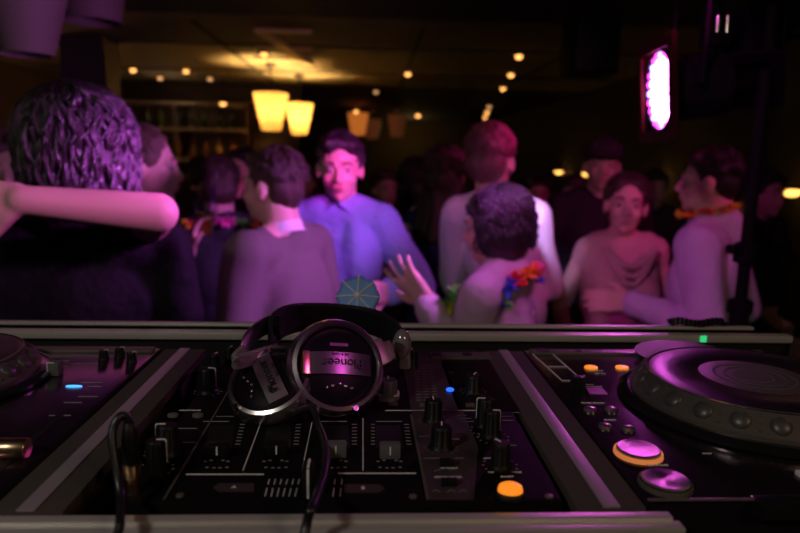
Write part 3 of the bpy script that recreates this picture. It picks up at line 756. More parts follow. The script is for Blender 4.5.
for a in (.5, 2.6, 4.7):
    MB().tube([(XS, YS, .62), (XS + .42 * math.cos(a), YS + .42 * math.sin(a), .015)], .011, 10).build('leg', M['metal_black'], t)
m = MB().box((.98, YS, 2.15), (.9, .035, .035), bev=.004); m.build('crossbar', M['metal_black'], t)
def parcan(c, n, label, lit, depth=.22, R=.098, hang=True):
    c = V(c); n = V(n).normalized(); B = basis(n)
    t = thing('stage_light', c, label, 'stage light')
    MB().lathe([(R * .62, -depth), (R * .8, -depth + .01), (R * .84, -.03), (R, -.02), (R, 0), (R * .95, .0), (R * .93, -.012), (0, -.013)], c, R=B, n=36).build('housing', M['metal_black'], t)
    m = MB().ring([(R * .98, -.004), (R * 1.28, -.002), (R * 1.28, .006), (R * .98, .006)], c, R=B @ Matrix.Rotation(PI / 4, 3, 'Z'), n=4)
    m = MB()
    e = R * 1.24
    for s in (-1, 1):
        m.box(c + B @ V((s * (e - .012), 0, .004)), (.030, e * 2, .012), B); m.box(c + B @ V((0, s * (e - .012), .004)), (e * 2 - .04, .030, .0119), B)
    m.build('filter_frame', M['frame_brown'] if lit else M['metal_black'], t)
    if lit:
        rings = [(0, 1), (.022, 6), (.045, 12), (.068, 18), (.088, 24)]; i = 0
        bl = MB(); lk_ = ['led_white', 'led_pink', 'led_blue']
        for r, k in rings:
            for q in range(k):
                a = 2 * PI * q / k; bl.m = 0 if r < .07 else (1 if q % 3 else 2)
                bl.sph(c + B @ V((r * math.cos(a), r * math.sin(a), -.010)), (.0092, .0092, .007), B, n=10, m=6)
        tag(bl.build('lens_cluster', [M[k_] for k_ in lk_], t), kind='stuff')
    else:
        MB().lathe([(R * .9, -.010), (R * .5, -.002), (0, .002)], c, R=B, n=24).build('lens', M['cup_black'], t)
    # yoke
    x = B @ V((1, 0, 0)); m = MB(); top = V((c.x, c.y, 2.13)) if hang else c + V((0, 0, .2))
    mid = c - n * depth * .4
    up = V((mid.x, mid.y, 2.13))
    for s in (-1, 1): m.tube([mid + x * s * R * .95, mid + x * s * R * 1.05, mid + x * s * R * 1.05 + (up - mid) * .75, up], .006, 8)
    m.build('yoke', M['metal_black'], t)
    return t
cp = py_(658, 91, 1.6)
parcan(cp, (-.955, .09, -.10), 'lit magenta LED stage light with glowing lens face at upper right', True, depth=.16)
for px, y, Y, n, lab in ((742, 80, 1.66, (-.35, -.5, -.8), 'unlit black stage light hanging right of the lit one'), (795, 15, 1.64, (-.2, -.3, -.9), 'unlit black stage light in the upper right corner')):
    parcan(py_(px, y, Y), n, lab, False, R=.075)
p = py_(716, 26, 1.62)
t = thing('cable_clamp', p, 'small clamp with two silver bolts hanging under the crossbar', 'clamp')
MB().box(p + V((0, 0, .0)), (.06, .05, .10), bev=.006).build('body', M['metal_black'], t)
for s in (-1, 1): MB().cyl(p + V((s * .012, -.028, -.02)), p + V((s * .012, -.028, .02)), .0035, n=12).build('bolt', M['chrome'], t)
# hung loudspeaker at top right of the ceiling
p = py_(590, 42, 4.2)
t = thing('loudspeaker', p, 'black loudspeaker hanging from the ceiling left of the stage light', 'loudspeaker')
MB().box(p, (.30, .28, .42), bev=.02).build('cabinet', M['metal_black'], t)
MB().box(p + V((0, -.143, 0)), (.26, .008, .38), bev=.003).build('grille', M['gear_dark'], t)
MB().cyl(p + V((0, 0, .2)), (p.x, p.y, CEIL), .015, n=12).build('bracket', M['metal_black'], t)
# unseen spotlight housings on the ceiling, most of them added for the spots above
for (x, y, z), tg, lab in (((1.5, -0.1, 2.40), (-.64, 1.3, 1.54), 'stage light hung from the ceiling right of the booth'), ((1.35, .35, 2.38), (-.575, 1.45, 1.66), 'added unseen spotlight over the right edge of the booth, for the curly hair'), ((-.5, .2, 2.40), (1.05, 2.1, 1.42), 'stage light hung from the ceiling left of the booth'),
                        ((1.2, -.2, 2.38), (-.1, 2.2, 1.68), 'added unseen spotlight right of the booth, for the face above the blue shirt'), ((1.0, .2, 2.38), (.51, 2.42, 1.72), 'added unseen spotlight over the right CD player, for the reddish hair'), ((-.12, .5, 2.38), (.64, 2.35, 1.44), 'added unseen spotlight nearest above the mixer, for the white shirt'), ((.95, -.55, 2.36), (-.04, .6, 1.47), 'added unseen spotlight behind the booth, for the headphone plate'), ((2.0, 1.2, 2.36), (-.3, 4.2, 1.2), 'added unseen spotlight by the right wall, for the dim crowd')):
    n = (V(tg) - V((x, y, z + .08))).normalized(); c = V((x, y, z + .08)) - n * .06
    B = basis(n); t = thing('unseen_spotlight', (x, y, CEIL), lab, 'stage light')
    MB().lathe([(.06, -.16), (.08, -.15), (.085, -.02), (.095, .0), (.088, .0), (.078, -.02), (0, -.03)], c, R=B, n=28).build('housing', M['metal_black'], t)
    MB().cyl(c - n * .1, (x, y, CEIL), .01, n=10).build('bracket', M['metal_black'], t)
# ------------------------------------------------------------ people
def blob(name, mb, m, parent, voxel=.007, smooth=4, wrinkle=0, wscale=7, seed=0, stretch=1.0):
    me = bpy.data.meshes.new('tmp'); me.from_pydata(mb.v, [], mb.f); me.update()
    bm = bmesh.new(); bm.from_mesh(me); bmesh.ops.recalc_face_normals(bm, faces=bm.faces); bm.to_mesh(me); bm.free()
    o = bpy.data.objects.new('tmp', me); COL.objects.link(o)
    r = o.modifiers.new('r', 'REMESH'); r.mode = 'VOXEL'; r.voxel_size = voxel; r.use_smooth_shade = True
    s = o.modifiers.new('s', 'SMOOTH'); s.factor = .5; s.iterations = smooth
    dg = bpy.context.evaluated_depsgraph_get(); new = bpy.data.meshes.new_from_object(o.evaluated_get(dg))
    bpy.data.objects.remove(o); bpy.data.meshes.remove(me)
    if wrinkle:
        ns = [v.normal.copy() for v in new.vertices]; off = V((seed * 3.1, seed * 1.7, 0))
        for v, n in zip(new.vertices, ns):
            p = v.co + off; q = V((p.x, p.y, p.z * stretch)) * wscale
            a = noise.noise(q); b = noise.noise(q * 2.1 + V((5, 1, 2)))
            v.co += n * wrinkle * ((1 - abs(a) * 3) * .7 + b * .5)
    org = ORG[parent.name]
    for v in new.vertices: v.co -= org
    new.materials.clear(); new.materials.append(m)
    for p in new.polygons: p.use_smooth = True
    new.name = name
    ob = bpy.data.objects.new(name, new); COL.objects.link(ob); ob.parent = parent; ORG[ob.name] = org
    return ob

HAIR = dict(black=hairm('hair_black', (.018, .012, .012)), brown=hairm('hair_brown', (.06, .032, .022)), chest=hairm('hair_chestnut', (.15, .07, .05)), blonde=hairm('hair_blonde', (.13, .085, .05)), violet=hairm('hair_dark_curly', (.022, .012, .016), .27, 1.0))

class Fig:
    """a standing figure; local axes: x its right, y its front, z up"""
    def __init__(s, head, Y, yaw, build=1.0, lean=(0, 0), hyaw=0, htilt=0, hnod=0, hsc=1.0):
        H = py_(head[0], head[1], Y); s.H = H
        s.k = H.z / 1.572
        a = math.radians(yaw); s.R = Matrix.Rotation(a, 3, 'Z') @ Matrix(((1, 0, 0), (0, 1, 0), (0, 0, 1)))
        s.lean = V((lean[0], lean[1], 0)); s.b = build
        s.base = V((H.x, H.y, 0)) - s.R @ (s.lean + V((0, .01, 0)))
        s.HR = s.R @ Matrix.Rotation(math.radians(hyaw), 3, 'Z') @ Matrix.Rotation(math.radians(-hnod), 3, 'X') @ Matrix.Rotation(math.radians(htilt), 3, 'Y')
        s.hs = hsc
    def P(s, x, y, z):
        f = max(0, (z - .92) / .68); g = f * f * (3 - 2 * f) if f < 1 else 1
        return s.base + s.R @ (V((x * s.b, y, 0)) * min(1.05, max(s.k, .95)) + s.lean * g) + V((0, 0, z * s.k))
    def Hd(s, x, y, z): return s.H + s.HR @ (V((x, y, z)) * s.hs)
def limb(m, a, ra, b, rb): m.cap(a, ra, b, rb)
def ik(a, t, l1, l2, pole):
    d = t - a; L = d.length
    if L > (l1 + l2) * .995: t = a + d.normalized() * (l1 + l2) * .995; d = t - a; L = d.length
    x = (l1 * l1 - l2 * l2 + L * L) / (2 * L); h = math.sqrt(max(0, l1 * l1 - x * x)); u = d.normalized()
    q = (pole - a); q = (q - u * q.dot(u)).normalized()
    return a + u * x + q * h, t

def hand(m, wpt, d, pn, side, k=1.0, curl=.5, spread=.2):
    """wrist, forward direction, palm normal, +1/-1 thumb side along x = d x pn"""
    d = d.normalized(); pn = (pn - d * pn.dot(d)).normalized(); x = d.cross(pn) * side
    L = .088 * k
    for i, u in enumerate((-.030, -.011, .010, .029)):
        m.cap(wpt + x * u * .6 * k + d * .008, .0145 * k, wpt + x * u * k + d * L, .0115 * k, 10)
    for i, (u, ln) in enumerate(((.031, .072), (.011, .080), (-.010, .075), (-.029, .058))):
        p = wpt + x * u * k + d * L; dd = (d + x * u * spread * 18 * k).normalized(); ln *= k
        r = .0086 * k
        for j, fr in enumerate((.46, .30, .24)):
            ax = curl * (.5 + .5 * j); c, s_ = math.cos(ax), math.sin(ax)
            dn = (dd * c + pn * s_).normalized(); q = p + dn * ln * fr; m.cap(p, r, q, r * .93, 10); p = q; r *= .93; dd = dn
    t0 = wpt + x * .026 * k + d * .02 * k; t1 = t0 + (x * .8 + d * .75 + pn * .25).normalized() * .042 * k; t2 = t1 + (x * .35 + d * 1 + pn * .3).normalized() * .032 * k
    m.cap(t0, .015 * k, t1, .0105 * k, 10); m.cap(t1, .0105 * k, t2, .0085 * k, 10)

def person(label, F, arms, top, legs, hair, skin='skin', vox=.008, sleeve='long', female=False, wr=.006, face=True, seed=1, collar=None, group=None, skirt=False, voxc=None, lapel=False, smile=False):
    k = F.k
    t = thing('person', (F.base.x, F.base.y, 0), label, 'person', group)
    P = F.P; Hd = F.Hd; m = MB()
    # head
    m.sph(Hd(0, -.012, .028), (.077 * F.hs, .095 * F.hs, .090 * F.hs), F.HR); m.sph(Hd(0, .020, -.028), (.063 * F.hs, .072 * F.hs, .086 * F.hs), F.HR)
    m.sph(Hd(0, .034, -.074), (.046, .046, .036), F.HR); m.sph(Hd(0, .064, -.094), .020)
    m.cap(Hd(0, .086, .008), .009, Hd(0, .106, -.028), .0125); 
    for s in (-1, 1):
        m.sph(Hd(s * .011, .096, -.032), .010); m.sph(Hd(s * .036, .060, -.030), .024); m.sph(Hd(s * .079, -.006, -.008), (.010, .020, .032), F.HR)
        m.cap(Hd(s * .012, .087, .026), .0095, Hd(s * .046, .070, .024), .010)
    m.cap(Hd(-.017, .087, -.056), .008, Hd(.017, .087, -.056), .008); m.cap(Hd(-.014, .086, -.066), .008, Hd(.014, .086, -.066), .008)
    nr = .046 if female else .056
    neck = P(0, -.025, 1.43)
    m.cap(Hd(0, -.02, -.05), nr, neck, nr * 1.12)
    sw = .155 if female else .172
    # torso
    
    def T(mm, e=0, low=False):
        mm.cap(P(-sw + .05, -.015, 1.385), .058 + e, P(sw - .05, -.015, 1.385), .058 + e)
        for s in (-1, 1):
            if not low: mm.cap(P(s * .03, -.02, 1.44), .040 + e * .6, P(s * (sw - .02), -.01, 1.39), .048 + e)
            mm.sph(P(s * .075, .010, 1.25), (.085 * F.b + e, .088 + e, .14 * k + e), F.R)
            if female: mm.sph(P(s * .07, .085, 1.22), (.062 + e, .055 + e, .062 + e), F.R)
        if e and not low: mm.cap(P(0, -.045, 1.435), .058, P(0, -.03, 1.40), .075)
        mm.sph(P(0, -.01, 1.20), (.150 * F.b + e, .100 + e, .20 * k + e), F.R)
        mm.sph(P(0, 0, 1.04), ((.125 if female else .145) * F.b + e, .095 + e, .16 * k + e), F.R)
    T(m)
    def Lg(mm, e=0, low=.08):
        mm.sph(P(0, 0, .93), ((.172 if female else .16) * F.b + e, .115 + e, .12 * k + e), F.R)
        for s in (-1, 1):
            hp_ = P(s * .085, 0, .88); kn = P(s * .10, .02, .48); an = P(s * .105, -.02, low)
            mm.cap(hp_, .088 + e, kn, .058 + e); mm.cap(kn, .056 + e, an, .040 + e * 1.6)
    Lg(m)
    for s in (-1, 1): m.cap(P(s * .105, -.04, .045), .036, P(s * .12, .14, .030), .028)
    # arms
    AR = {}
    for s, key in ((-1, 'L'), (1, 'R')):
        a = arms.get(key, {}); sh = P(s * sw, -.01, 1.385)
        l1, l2 = .285 * k, .255 * k
        if 'w' in a:
            el, wp = ik(sh, V(a['w']), l1, l2, V(a.get('pole', sh + F.R @ V((s * .3, -.3, 0)) + V((0, 0, -.8)))))
        else:
            el = P(s * (sw + .05), -.02, 1.10); wp = P(s * (sw + .055), .06, .86)
            el, wp = ik(sh, wp, l1, l2, P(s * (sw + .1), -.5, 1.1))
        if 'el' in a: el = V(a['el']); wp = V(a['w'])
        AR[key] = (s, sh, el, wp, a)
        ra = (.042 if female else .050) * a.get('ar', 1); m.cap(sh, ra * 1.05, el, ra * .84); m.cap(el, ra * .86, wp, ra * .58)
        hd = V(a['hd']) if 'hd' in a else (wp - el); pn = V(a['pn']) if 'pn' in a else F.R @ V((-s, 0, 0))
        side = a.get('side', 1 if (hd.cross(pn)).dot(F.R @ V((0, 1, 0))) > 0 else -1)
        hand(m, wp, hd, pn, side, (.93 if female else 1.03) * a.get('hk', 1), a.get('curl', .35), a.get('spread', .12))
    body = blob('body', m, M[skin], t, vox, 3)
    # garments
    voxc = voxc or max(.009, vox * 1.3)
    m = MB(); T(m, .014, sleeve == 'cap')
    for key, (s, sh, el, wp, a) in AR.items():
        ra = (.042 if female else .050); e = .013
        if sleeve == 'long': m.cap(sh, ra * 1.1 + e, el, ra * .9 + e); m.cap(el, ra * .9 + e, el + (wp - el) * .93, ra * .62 + e)
        elif sleeve == 'short': m.cap(sh, ra * 1.12 + e, sh + (el - sh) * .55, ra + e)
        elif sleeve == 'cap': m.cap(sh, ra * 1.08 + e * .7, sh + (el - sh) * .12, ra + e * .7)
    if not skirt: m.sph(P(0, 0, .93), (.168 * F.b, .125, .13 * k), F.R)
    else:
        m.lathe([(.172, 0), (.15, .10), (.0, .12)], P(0, 0, .88), n=24)
        m.lathe([(.27, 0), (.18, .36 * k)], P(0, 0, .55), n=24)
    if isinstance(top, str): top = M[top]
    blob('dress' if skirt else ('jacket' if lapel else 'shirt'), m, top, t, voxc, 5, wr * 2.2, 6, seed, .45)
    if collar is not None:
        m = MB(); c0 = P(0, -.022, 1.445); ax = (Hd(0, -.02, -.05) - neck).normalized(); B = basis(ax, up=F.R @ V((0, 1, 0)))
        m.ring([(nr * 1.12, -.012), (nr * 1.26, -.016), (nr * 1.18, .008), (nr * 1.08, .020), (nr * 1.04, .018)], c0, R=B, n=36)
        fy = F.R @ V((0, 1, 0)); fx = F.R @ V((1, 0, 0))
        for s in (-1, 1):
            p = c0 + fy * nr * 1.25 + ax * .012; m.raw([p + fx * s * .006, p + fx * s * .052 - fy * .018 - ax * .002, p + fx * s * .050 + fy * .012 - ax * .040, p + fx * s * .012 + fy * .014 - ax * .012], [(0, 1, 2, 3)])
        o = m.build('collar', collar, t)
    if not skirt:
        m = MB(); Lg(m, .014, .10); blob('trousers', m, legs, t, .012, 4, wr * .6, 7, seed + 3)
    m = MB()
    for s in (-1, 1): m.cap(P(s * .105, -.05, .052), .048, P(s * .122, .15, .042), .040); m.box(P(s * .113, .05, .012), (.085, .27, .022), F.R, bev=.006)
    blob('shoes', m, M['leather'], t, .012, 3)
    # face
    if face:
        for s_ in (-1, 1):
            e_ = MB().sph(Hd(s_ * .031, .0735, .004), .0112, n=14).build('eye', M['eye_white'], t); MB().sph(Hd(s_ * .031, .0795, .003), .0062, n=12).build('iris', M['iris'], e_)
        lp = MB(); N = 7
        for z0, yy in ((-.056, .0945), (-.064, .0930)):
            lp.tube([Hd((i / (N - 1) - .5) * .046, yy - .012 * (2 * i / (N - 1) - 1) ** 2, z0 + (.004 if z0 < -.06 else 0) * (2 * i / (N - 1) - 1) ** 2), ] if False else [Hd((i / (N - 1) - .5) * .046, yy - .012 * (2 * i / (N - 1) - 1) ** 2, z0 + (.009 if smile else .004) * (2 * i / (N - 1) - 1) ** 2) for i in range(N)], [.002, .0042, .005, .0052, .005, .0042, .002], 8) if not (smile and z0 > -.06) else lp.tube([Hd((i / (N - 1) - .5) * .050, yy + .001 - .012 * (2 * i / (N - 1) - 1) ** 2, -.054 + .009 * (2 * i / (N - 1) - 1) ** 2) for i in range(N)], [.0015, .003, .0035, .0035, .0035, .003, .0015], 8)
        if smile: MB().sph(Hd(0, .089, -.0585), (.017, .006, .0045), F.HR).build('teeth', M['pointer_white'], t)
        lp.build('lips', M['lip'], t)
        br = MB()
        for s in (-1, 1): br.tube([Hd(s * (.014 + .036 * i / 4), .0935 - .014 * (i / 4) ** 1.5 , .0265 + .006 * math.sin(PI * i / 4)) for i in range(5)], [.003, .0038, .0036, .003, .0015], 6)
        br.build('eyebrows', hair[1], t)
    # hair
    kind, hm = hair; rnd = random.Random(seed * 7 + 1)
    m = MB(); hs = F.hs
    if kind in ('short', 'shortwave'):
        m.sph(Hd(0, -.022, .045), (.083 * hs, .096 * hs, .088 * hs), F.HR); m.sph(Hd(0, -.055, .0), (.074 * hs, .058 * hs, .080 * hs), F.HR)
        m.cap(Hd(-.040, .046, .090), .024, Hd(.035, .050, .094), .026)
        for s in (-1, 1): m.cap(Hd(s * .068, -.005, .035), .017, Hd(s * .071, .010, .012), .011)
    else:
        m.sph(Hd(0, -.026, .042), (.090 * hs, .098 * hs, .092 * hs), F.HR); m.sph(Hd(0, -.058, -.01), (.084 * hs, .062 * hs, .10 * hs), F.HR)
        if kind == 'bun': m.cap(Hd(-.04, .040, .092), .020, Hd(.04, .040, .092), .020)
        else: m.cap(Hd(-.05, .045, .075), .026, Hd(.05, .045, .075), .026)
        for s in (-1, 1): m.cap(Hd(s * .072, -.01, .035), .018, Hd(s * .074, -.03, (-.02 if kind == 'bun' else -.05)), .018)
    if kind == 'bun': m.sph(Hd(0, -.125, .035), .042); 
    if kind == 'long':
        for u in (-.07, -.035, 0, .035, .07): m.cap(Hd(u, -.07 + abs(u) * .5, -.03), .034, P(u * 1.3, -.105 + abs(u) * .3, 1.30), .026)
    if kind in ('curly', 'bob'):
        big = 1.0 if kind == 'bob' else 1.12
        m.sph(Hd(0, -.035, -.02), (.108 * hs * big, .088 * hs * big, .115 * hs * big), F.HR)
        if kind == 'curly': m.sph(Hd(0, -.04, -.10), (.118 * hs, .085 * hs, .09 * hs), F.HR)
    h_ = blob('hair', m, hm, t, .007, 4, .004, 22, seed, .4)
    # locks lying over the cap
    lk = MB()
    n = {'short': 230, 'shortwave': 260, 'bun': 160, 'long': 200, 'curly': 560, 'bob': 480}[kind]
    for i in range(n):
        az = rnd.uniform(0, 2 * PI); t0 = rnd.uniform(.05, 2.0 if kind in ('curly', 'bob') else 1.5)
        front = abs((az - PI / 2 + PI) % (2 * PI) - PI) < .95      # towards the face
        L = {'short': .38, 'shortwave': .5, 'bun': .6, 'long': 1.0, 'curly': 1.35, 'bob': 1.2}[kind] * rnd.uniform(.7, 1.2)
        pts = []; ph0 = rnd.uniform(0, 6.28); amp = {'short': .002, 'shortwave': .004, 'bun': .002, 'long': .004, 'curly': .0095, 'bob': .006}[kind]
        fq = rnd.uniform(8, 11) if kind in ('curly', 'bob') else 6
        N = 15 if kind in ('curly', 'bob') else (12 if kind == 'long' else 7)
        for j in range(N):
            f = j / (N - 1); th = t0 + L * f
            lim = (.72 if kind == 'bun' else 1.0) if front else (1.95 if kind in ('short', 'shortwave') else 2.6)
            if th > lim: 
                if j > 3: break
                th = lim
            e = 1.03 + .03 * math.sin(i * 1.7)
            if kind == 'curly': rr = V((.102, .112, .100)) * 1.06
            elif kind == 'bob': rr = V((.100, .108, .098))
            elif kind in ('short', 'shortwave'): rr = V((.084, .098, .090))
            else: rr = V((.091, .101, .095))
            drop = 0
            if kind in ('curly', 'bob') and th > 1.57: drop = (th - 1.57) * (.11 if kind == 'curly' else .075); th2 = 1.57 + (th - 1.57) * .45
            else: th2 = th
            a2 = az + amp * (4 + 12 * f) * math.sin(fq * f + ph0) + .3 * f * math.sin(ph0)
            p = V((math.sin(th2) * math.cos(a2) * rr.x, math.sin(th2) * math.sin(a2) * rr.y - .024, math.cos(th2) * rr.z + .042 - drop)) * e
            p += V((math.cos(fq * f * 1.3 + ph0), math.sin(fq * f * 1.1 + ph0), 0)) * amp * (.5 + 1.4 * f)
            pts.append(Hd(*p))
        if len(pts) > 2:
            r0_ = {'short': .0032, 'shortwave': .0040, 'bun': .003, 'long': .0045, 'curly': .0058, 'bob': .0046}[kind] * rnd.uniform(.7, 1.2)
            lk.tube(pts, [r0_ * (1 - .75 * (j / (len(pts) - 1)) ** 2) for j in range(len(pts))], 6)
    if lk.v: tag(lk.build('hair_locks', hm, h_, ang=80), kind='stuff')
    F.t = t; F.AR = AR; F.neck = neck
    return t

def lei(F, t, cols, n=70, drop=.16, R=.14, seed=1, px=.019, up=0, on=('shirt', 'dress', 'body', 'jacket')):
    """garland of petals round the neck"""
    rnd = random.Random(seed); ms = MB()
    c0 = F.P(0, -.005, 1.45 + up)
    bv = [BVHTree.FromPolygons([v.co + ORG[o.name] for v in o.data.vertices], [tuple(p.vertices) for p in o.data.polygons]) for o in t.children if o.name.split('.')[0] in on]
    for i in range(n):
        a = 2 * PI * i / n; f = (1 + math.sin(a)) / 2      # 1 in front
        p = c0 + F.R @ V((R * math.cos(a) * (1 + .12 * f), R * .95 * math.sin(a) + .05 * f, 0)) + V((0, 0, -drop * f ** 1.5 - .02 * abs(math.cos(a))))
        for b_ in bv + bv:
            q_, nn, _, dist = b_.find_nearest(p)
            if (p - q_).dot(nn) < .012: p = q_ + nn * .014
        ms.m = int(i / n * len(cols) * 2.5) % len(cols) if rnd.random() < .75 else rnd.randrange(len(cols))
        for q in range(5):
            d = V((rnd.uniform(-1, 1), rnd.uniform(-1, 1), rnd.uniform(-.6, 1))).normalized(); B = d.to_track_quat('X', 'Z').to_matrix()
            ms.sph(p + d * px * .7, (px * .8, px * .45, px * .12), B, n=8, m=6)
    tag(ms.build('flower_garland', [M[c] for c in cols], t), kind='stuff')

CL = dict(
    black_top=cloth('black_top', (.005, .004, .007)), grey_suit=cloth('grey_suit', (.16, .155, .13), bs=120, bump=.2), blue_shirt=cloth('blue_shirt', (.34, .42, .85)),
    white_shirt=cloth('white_shirt', (.85, .83, .85)), cream_blouse=cloth('cream_blouse', (.62, .52, .55)), beige_top=cloth('beige_top', (.62, .46, .36)),
    navy_dress=cloth('navy_dress', (.02, .03, .12)), grey_vest=cloth('grey_vest', (.045, .06, .055)), dark_cloth=cloth('dark_cloth', (.03, .02, .025)), dark_trouser=cloth('dark_trouser', (.03, .03, .04)),
    pale_dress=cloth('pale_dress', (.22, .18, .15)), lilac_lit_shirt=cloth('lilac_lit_shirt', (.60, .52, .68)), brown_top=cloth('brown_top', (.09, .05, .04)))
DT = CL['dark_trouser']
# woman with dark curly hair, back to the camera
F1 = Fig((82, 158), 1.50, 8, 1.10, hsc=1.04)
person('woman from behind with long dark curly hair, an arm laid across her black top', F1, {}, CL['black_top'], DT, ('curly', HAIR['violet']), female=True, face=False, seed=1, wr=.005, sleeve='short', vox=.009)
# the partner embracing her
F2 = Fig((62, 172), 1.80, 180, 1.0, lean=(0, .05))
w2 = py_(22, 200, 1.20); el2 = py_(158, 213, 1.29)
person('person facing us with bare forearm laid across the shoulders of the woman in black', F2, {'R': dict(w=F1.P(-.16, .16, 1.18), curl=.3), 'L': dict(w=w2, el=el2, ar=.95, hd=(-1, -.02, -.03), pn=(0, 1, -.2), curl=.25, hk=1.0)}, CL['dark_cloth'], DT, ('short', HAIR['black']), sleeve='cap', face=True, seed=2, vox=.0065)
# light-haired woman in profile
F3 = Fig((147, 168), 2.15, -80, .95)
wg = py_(190, 250, 2.05)
person('fair-haired woman in profile looking right, beside the curly head, holding a drink', F3, {'R': dict(w=wg, pole=wg + V((.0, -.3, -.8)), hd=(.25, 0, 1), pn=(.9, .3, 0), curl=.9)}, CL['dark_cloth'], DT, ('bun', HAIR['blonde']), female=True, sleeve='short', seed=3, vox=.0075)
g = wg + V((.045, .02, .045))
t = thing('drinking_glass', g, 'glass of orange drink held up by the fair-haired woman', 'glass')
MB().ring([(.0, 0), (.026, 0), (.036, .115), (.0345, .115), (.025, .005), (0, .005)], g, n=28).build('tumbler', M['glass'], t)
MB().lathe([(0, .006), (.0245, .006), (.031, .075), (0, .075)], g, n=28).build('drink', M['juice'], t)
MB().cyl(g + V((.0, 0, .01)), g + V((.03, .01, .16)), .0028, n=8).build('straw', M['lei_blue'], t)
# person in grey waistcoat with garland
F4 = Fig((219, 190), 2.75, 20, .9, hnod=15)
person('person from behind in dark grey waistcoat with a bright flower garland', F4, {'R': dict(w=F4.P(.25, .25, 1.05))}, CL['grey_vest'], DT, ('short', HAIR['brown']), sleeve='long', face=False, seed=4)
lei(F4, F4.t, ['lei_green', 'lei_yellow', 'lei_red', 'lei_pink'], seed=4)
# man in grey suit
F5 = Fig((272, 188), 2.0, 58, .92, hyaw=8, hsc=.92, lean=(0, .08))
person('man in grey suit jacket seen from behind, head turned left', F5, {'L': dict(w=F5.P(-.2, .28, 1.1))}, CL['grey_suit'], DT, ('short', HAIR['brown']), seed=5, lapel=True, collar=CL['white_shirt'], wr=.005)
# man in blue shirt facing us
F6 = Fig((340, 169), 2.40, 172, .88, hyaw=8, hnod=6)
person('man in light blue open-collared shirt facing us, hair swept aside', F6, {'L': dict(w=py_(388, 292, 2.15), pole=py_(450, 340, 2.35)), 'R': dict(w=F6.P(.24, .10, .98))}, CL['blue_shirt'], DT, ('shortwave', HAIR['black']), seed=6, collar=CL['blue_shirt'], vox=.006)
m = MB()
for z in (1.36, 1.27, 1.18, 1.09): m.lathe([(0, .003), (.006, .003), (.006, 0)], F6.P(0, .118 if z > 1.1 else .115, z), F6.R @ V((0, 1, 0)), n=12)
m.build('shirt_buttons', M['eye_white'], F6.t)
# man in white shirt behind the garland woman
F7 = Fig((491, 162), 2.40, -12, .78, hyaw=-15, hsc=1.06, lean=(-.125, 0))
person('man in bright white shirt with his back to us and reddish lit hair', F7, {'R': dict(w=F7.P(.12, .32, 1.1)), 'L': dict(w=F7.P(-.12, .32, 1.15))}, CL['white_shirt'], DT, ('shortwave', HAIR['chest']), face=False, seed=7, collar=CL['white_shirt'])
# garland woman, arm stretched to the left
F8 = Fig((494, 228), 1.92, 60, .84, hsc=.90, lean=(0, .02), hnod=8)
w8 = py_(428, 302, 1.86)
person('wavy-haired person in pale shirt and many-coloured flower garland, arm reaching left', F8, {'L': dict(w=w8, pole=py_(470, 420, 1.9), hd=(-.65, .1, .70), pn=(.3, .9, .3), curl=.25, spread=.5), 'R': dict(w=F8.P(.25, .25, 1.0))}, CL['cream_blouse'], DT, ('bob', HAIR['violet']), seed=8, collar=CL['cream_blouse'], vox=.0065)
lei(F8, F8.t, ['lei_yellow', 'lei_green', 'lei_blue', 'lei_red', 'lei_orange', 'lei_pink'], n=90, seed=8, drop=.20, R=.13, px=.020)
# woman in navy dress
F9 = Fig((447, 176), 2.9, -35, .95)
person('woman in dark navy dress with bare arm, behind the garland wearer', F9, {'R': dict(w=F9.P(.16, .3, 1.12)), 'L': dict(w=F9.P(-.22, .1, .95))}, CL['navy_dress'], DT, ('long', HAIR['brown']), female=True, sleeve='cap', skirt=True, face=False, seed=9)
# long dark-haired woman
F10 = Fig((415, 185), 3.3, 5, .9)
person('woman with long black hair and pale dress further back, right of the blue shirt', F10, {}, CL['pale_dress'], DT, ('long', HAIR['black']), female=True, sleeve='cap', skirt=True, face=False, seed=10, vox=.01)
# smiling woman in beige
F11 = Fig((626, 206), 2.5, 176, .92, hsc=.96, hyaw=-14, hnod=-2, htilt=-4)
person('smiling woman facing us in a beige sleeveless cowl-neck top', F11, {'R': dict(w=F11.P(.24, .12, .95)), 'L': dict(w=F11.P(-.20, .22, 1.05))}, CL['beige_top'], DT, ('bun', HAIR['brown']), female=True, sleeve='cap', smile=True, seed=11, vox=.006, wr=.004)
m = MB()
for j in range(3):
    m.tube([F11.P(-.11 + .22 * i / 10, .100 + .045 * math.sin(PI * i / 10) + .004 * j, 1.40 - (.075 + .035 * j) * math.sin(PI * i / 10) + .01) for i in range(11)], .012, 8)
m.build('cowl_fold', CL['beige_top'], F11.t)
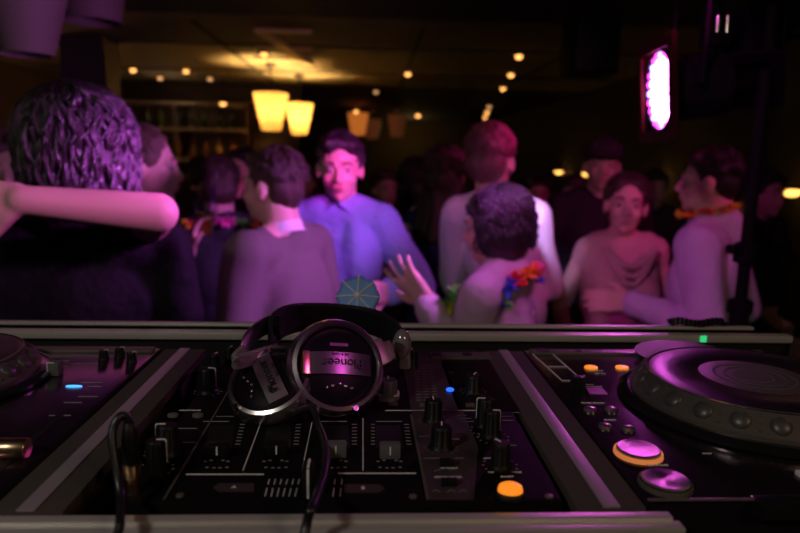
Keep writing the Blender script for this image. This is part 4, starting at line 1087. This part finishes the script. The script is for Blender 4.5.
# man in white shirt at right, lilac light put into its colour
F12 = Fig((708, 182), 2.12, 48, .88, hyaw=10, hsc=.87, lean=(0, .02))
w12 = py_(632, 302, 2.08)
person('man in white long-sleeved shirt, back to us, profile left, orange garland at neck', F12, {'L': dict(w=w12, pole=py_(665, 400, 1.9), hd=(-1, .05, .02), pn=(0, .9, -.4), curl=.45, spread=.15), 'R': dict(w=F12.P(.26, .12, .95))}, CL['lilac_lit_shirt'], DT, ('short', HAIR['black']), seed=12, vox=.0065, collar=CL['lilac_lit_shirt'])
lei(F12, F12.t, ['lei_orange', 'lei_red', 'lei_yellow'], n=60, R=.054, drop=.03, seed=12, px=.011, up=.045, on=('body',))
# capped man behind the smiling woman
F13 = Fig((602, 166), 3.0, 165, 1.0)
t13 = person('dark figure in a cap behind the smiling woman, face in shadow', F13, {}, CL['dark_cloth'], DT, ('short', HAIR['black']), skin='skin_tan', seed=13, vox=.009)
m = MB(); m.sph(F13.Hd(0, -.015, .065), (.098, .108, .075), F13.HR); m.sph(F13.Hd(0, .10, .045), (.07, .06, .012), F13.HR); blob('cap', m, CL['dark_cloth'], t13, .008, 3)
# dim crowd further back
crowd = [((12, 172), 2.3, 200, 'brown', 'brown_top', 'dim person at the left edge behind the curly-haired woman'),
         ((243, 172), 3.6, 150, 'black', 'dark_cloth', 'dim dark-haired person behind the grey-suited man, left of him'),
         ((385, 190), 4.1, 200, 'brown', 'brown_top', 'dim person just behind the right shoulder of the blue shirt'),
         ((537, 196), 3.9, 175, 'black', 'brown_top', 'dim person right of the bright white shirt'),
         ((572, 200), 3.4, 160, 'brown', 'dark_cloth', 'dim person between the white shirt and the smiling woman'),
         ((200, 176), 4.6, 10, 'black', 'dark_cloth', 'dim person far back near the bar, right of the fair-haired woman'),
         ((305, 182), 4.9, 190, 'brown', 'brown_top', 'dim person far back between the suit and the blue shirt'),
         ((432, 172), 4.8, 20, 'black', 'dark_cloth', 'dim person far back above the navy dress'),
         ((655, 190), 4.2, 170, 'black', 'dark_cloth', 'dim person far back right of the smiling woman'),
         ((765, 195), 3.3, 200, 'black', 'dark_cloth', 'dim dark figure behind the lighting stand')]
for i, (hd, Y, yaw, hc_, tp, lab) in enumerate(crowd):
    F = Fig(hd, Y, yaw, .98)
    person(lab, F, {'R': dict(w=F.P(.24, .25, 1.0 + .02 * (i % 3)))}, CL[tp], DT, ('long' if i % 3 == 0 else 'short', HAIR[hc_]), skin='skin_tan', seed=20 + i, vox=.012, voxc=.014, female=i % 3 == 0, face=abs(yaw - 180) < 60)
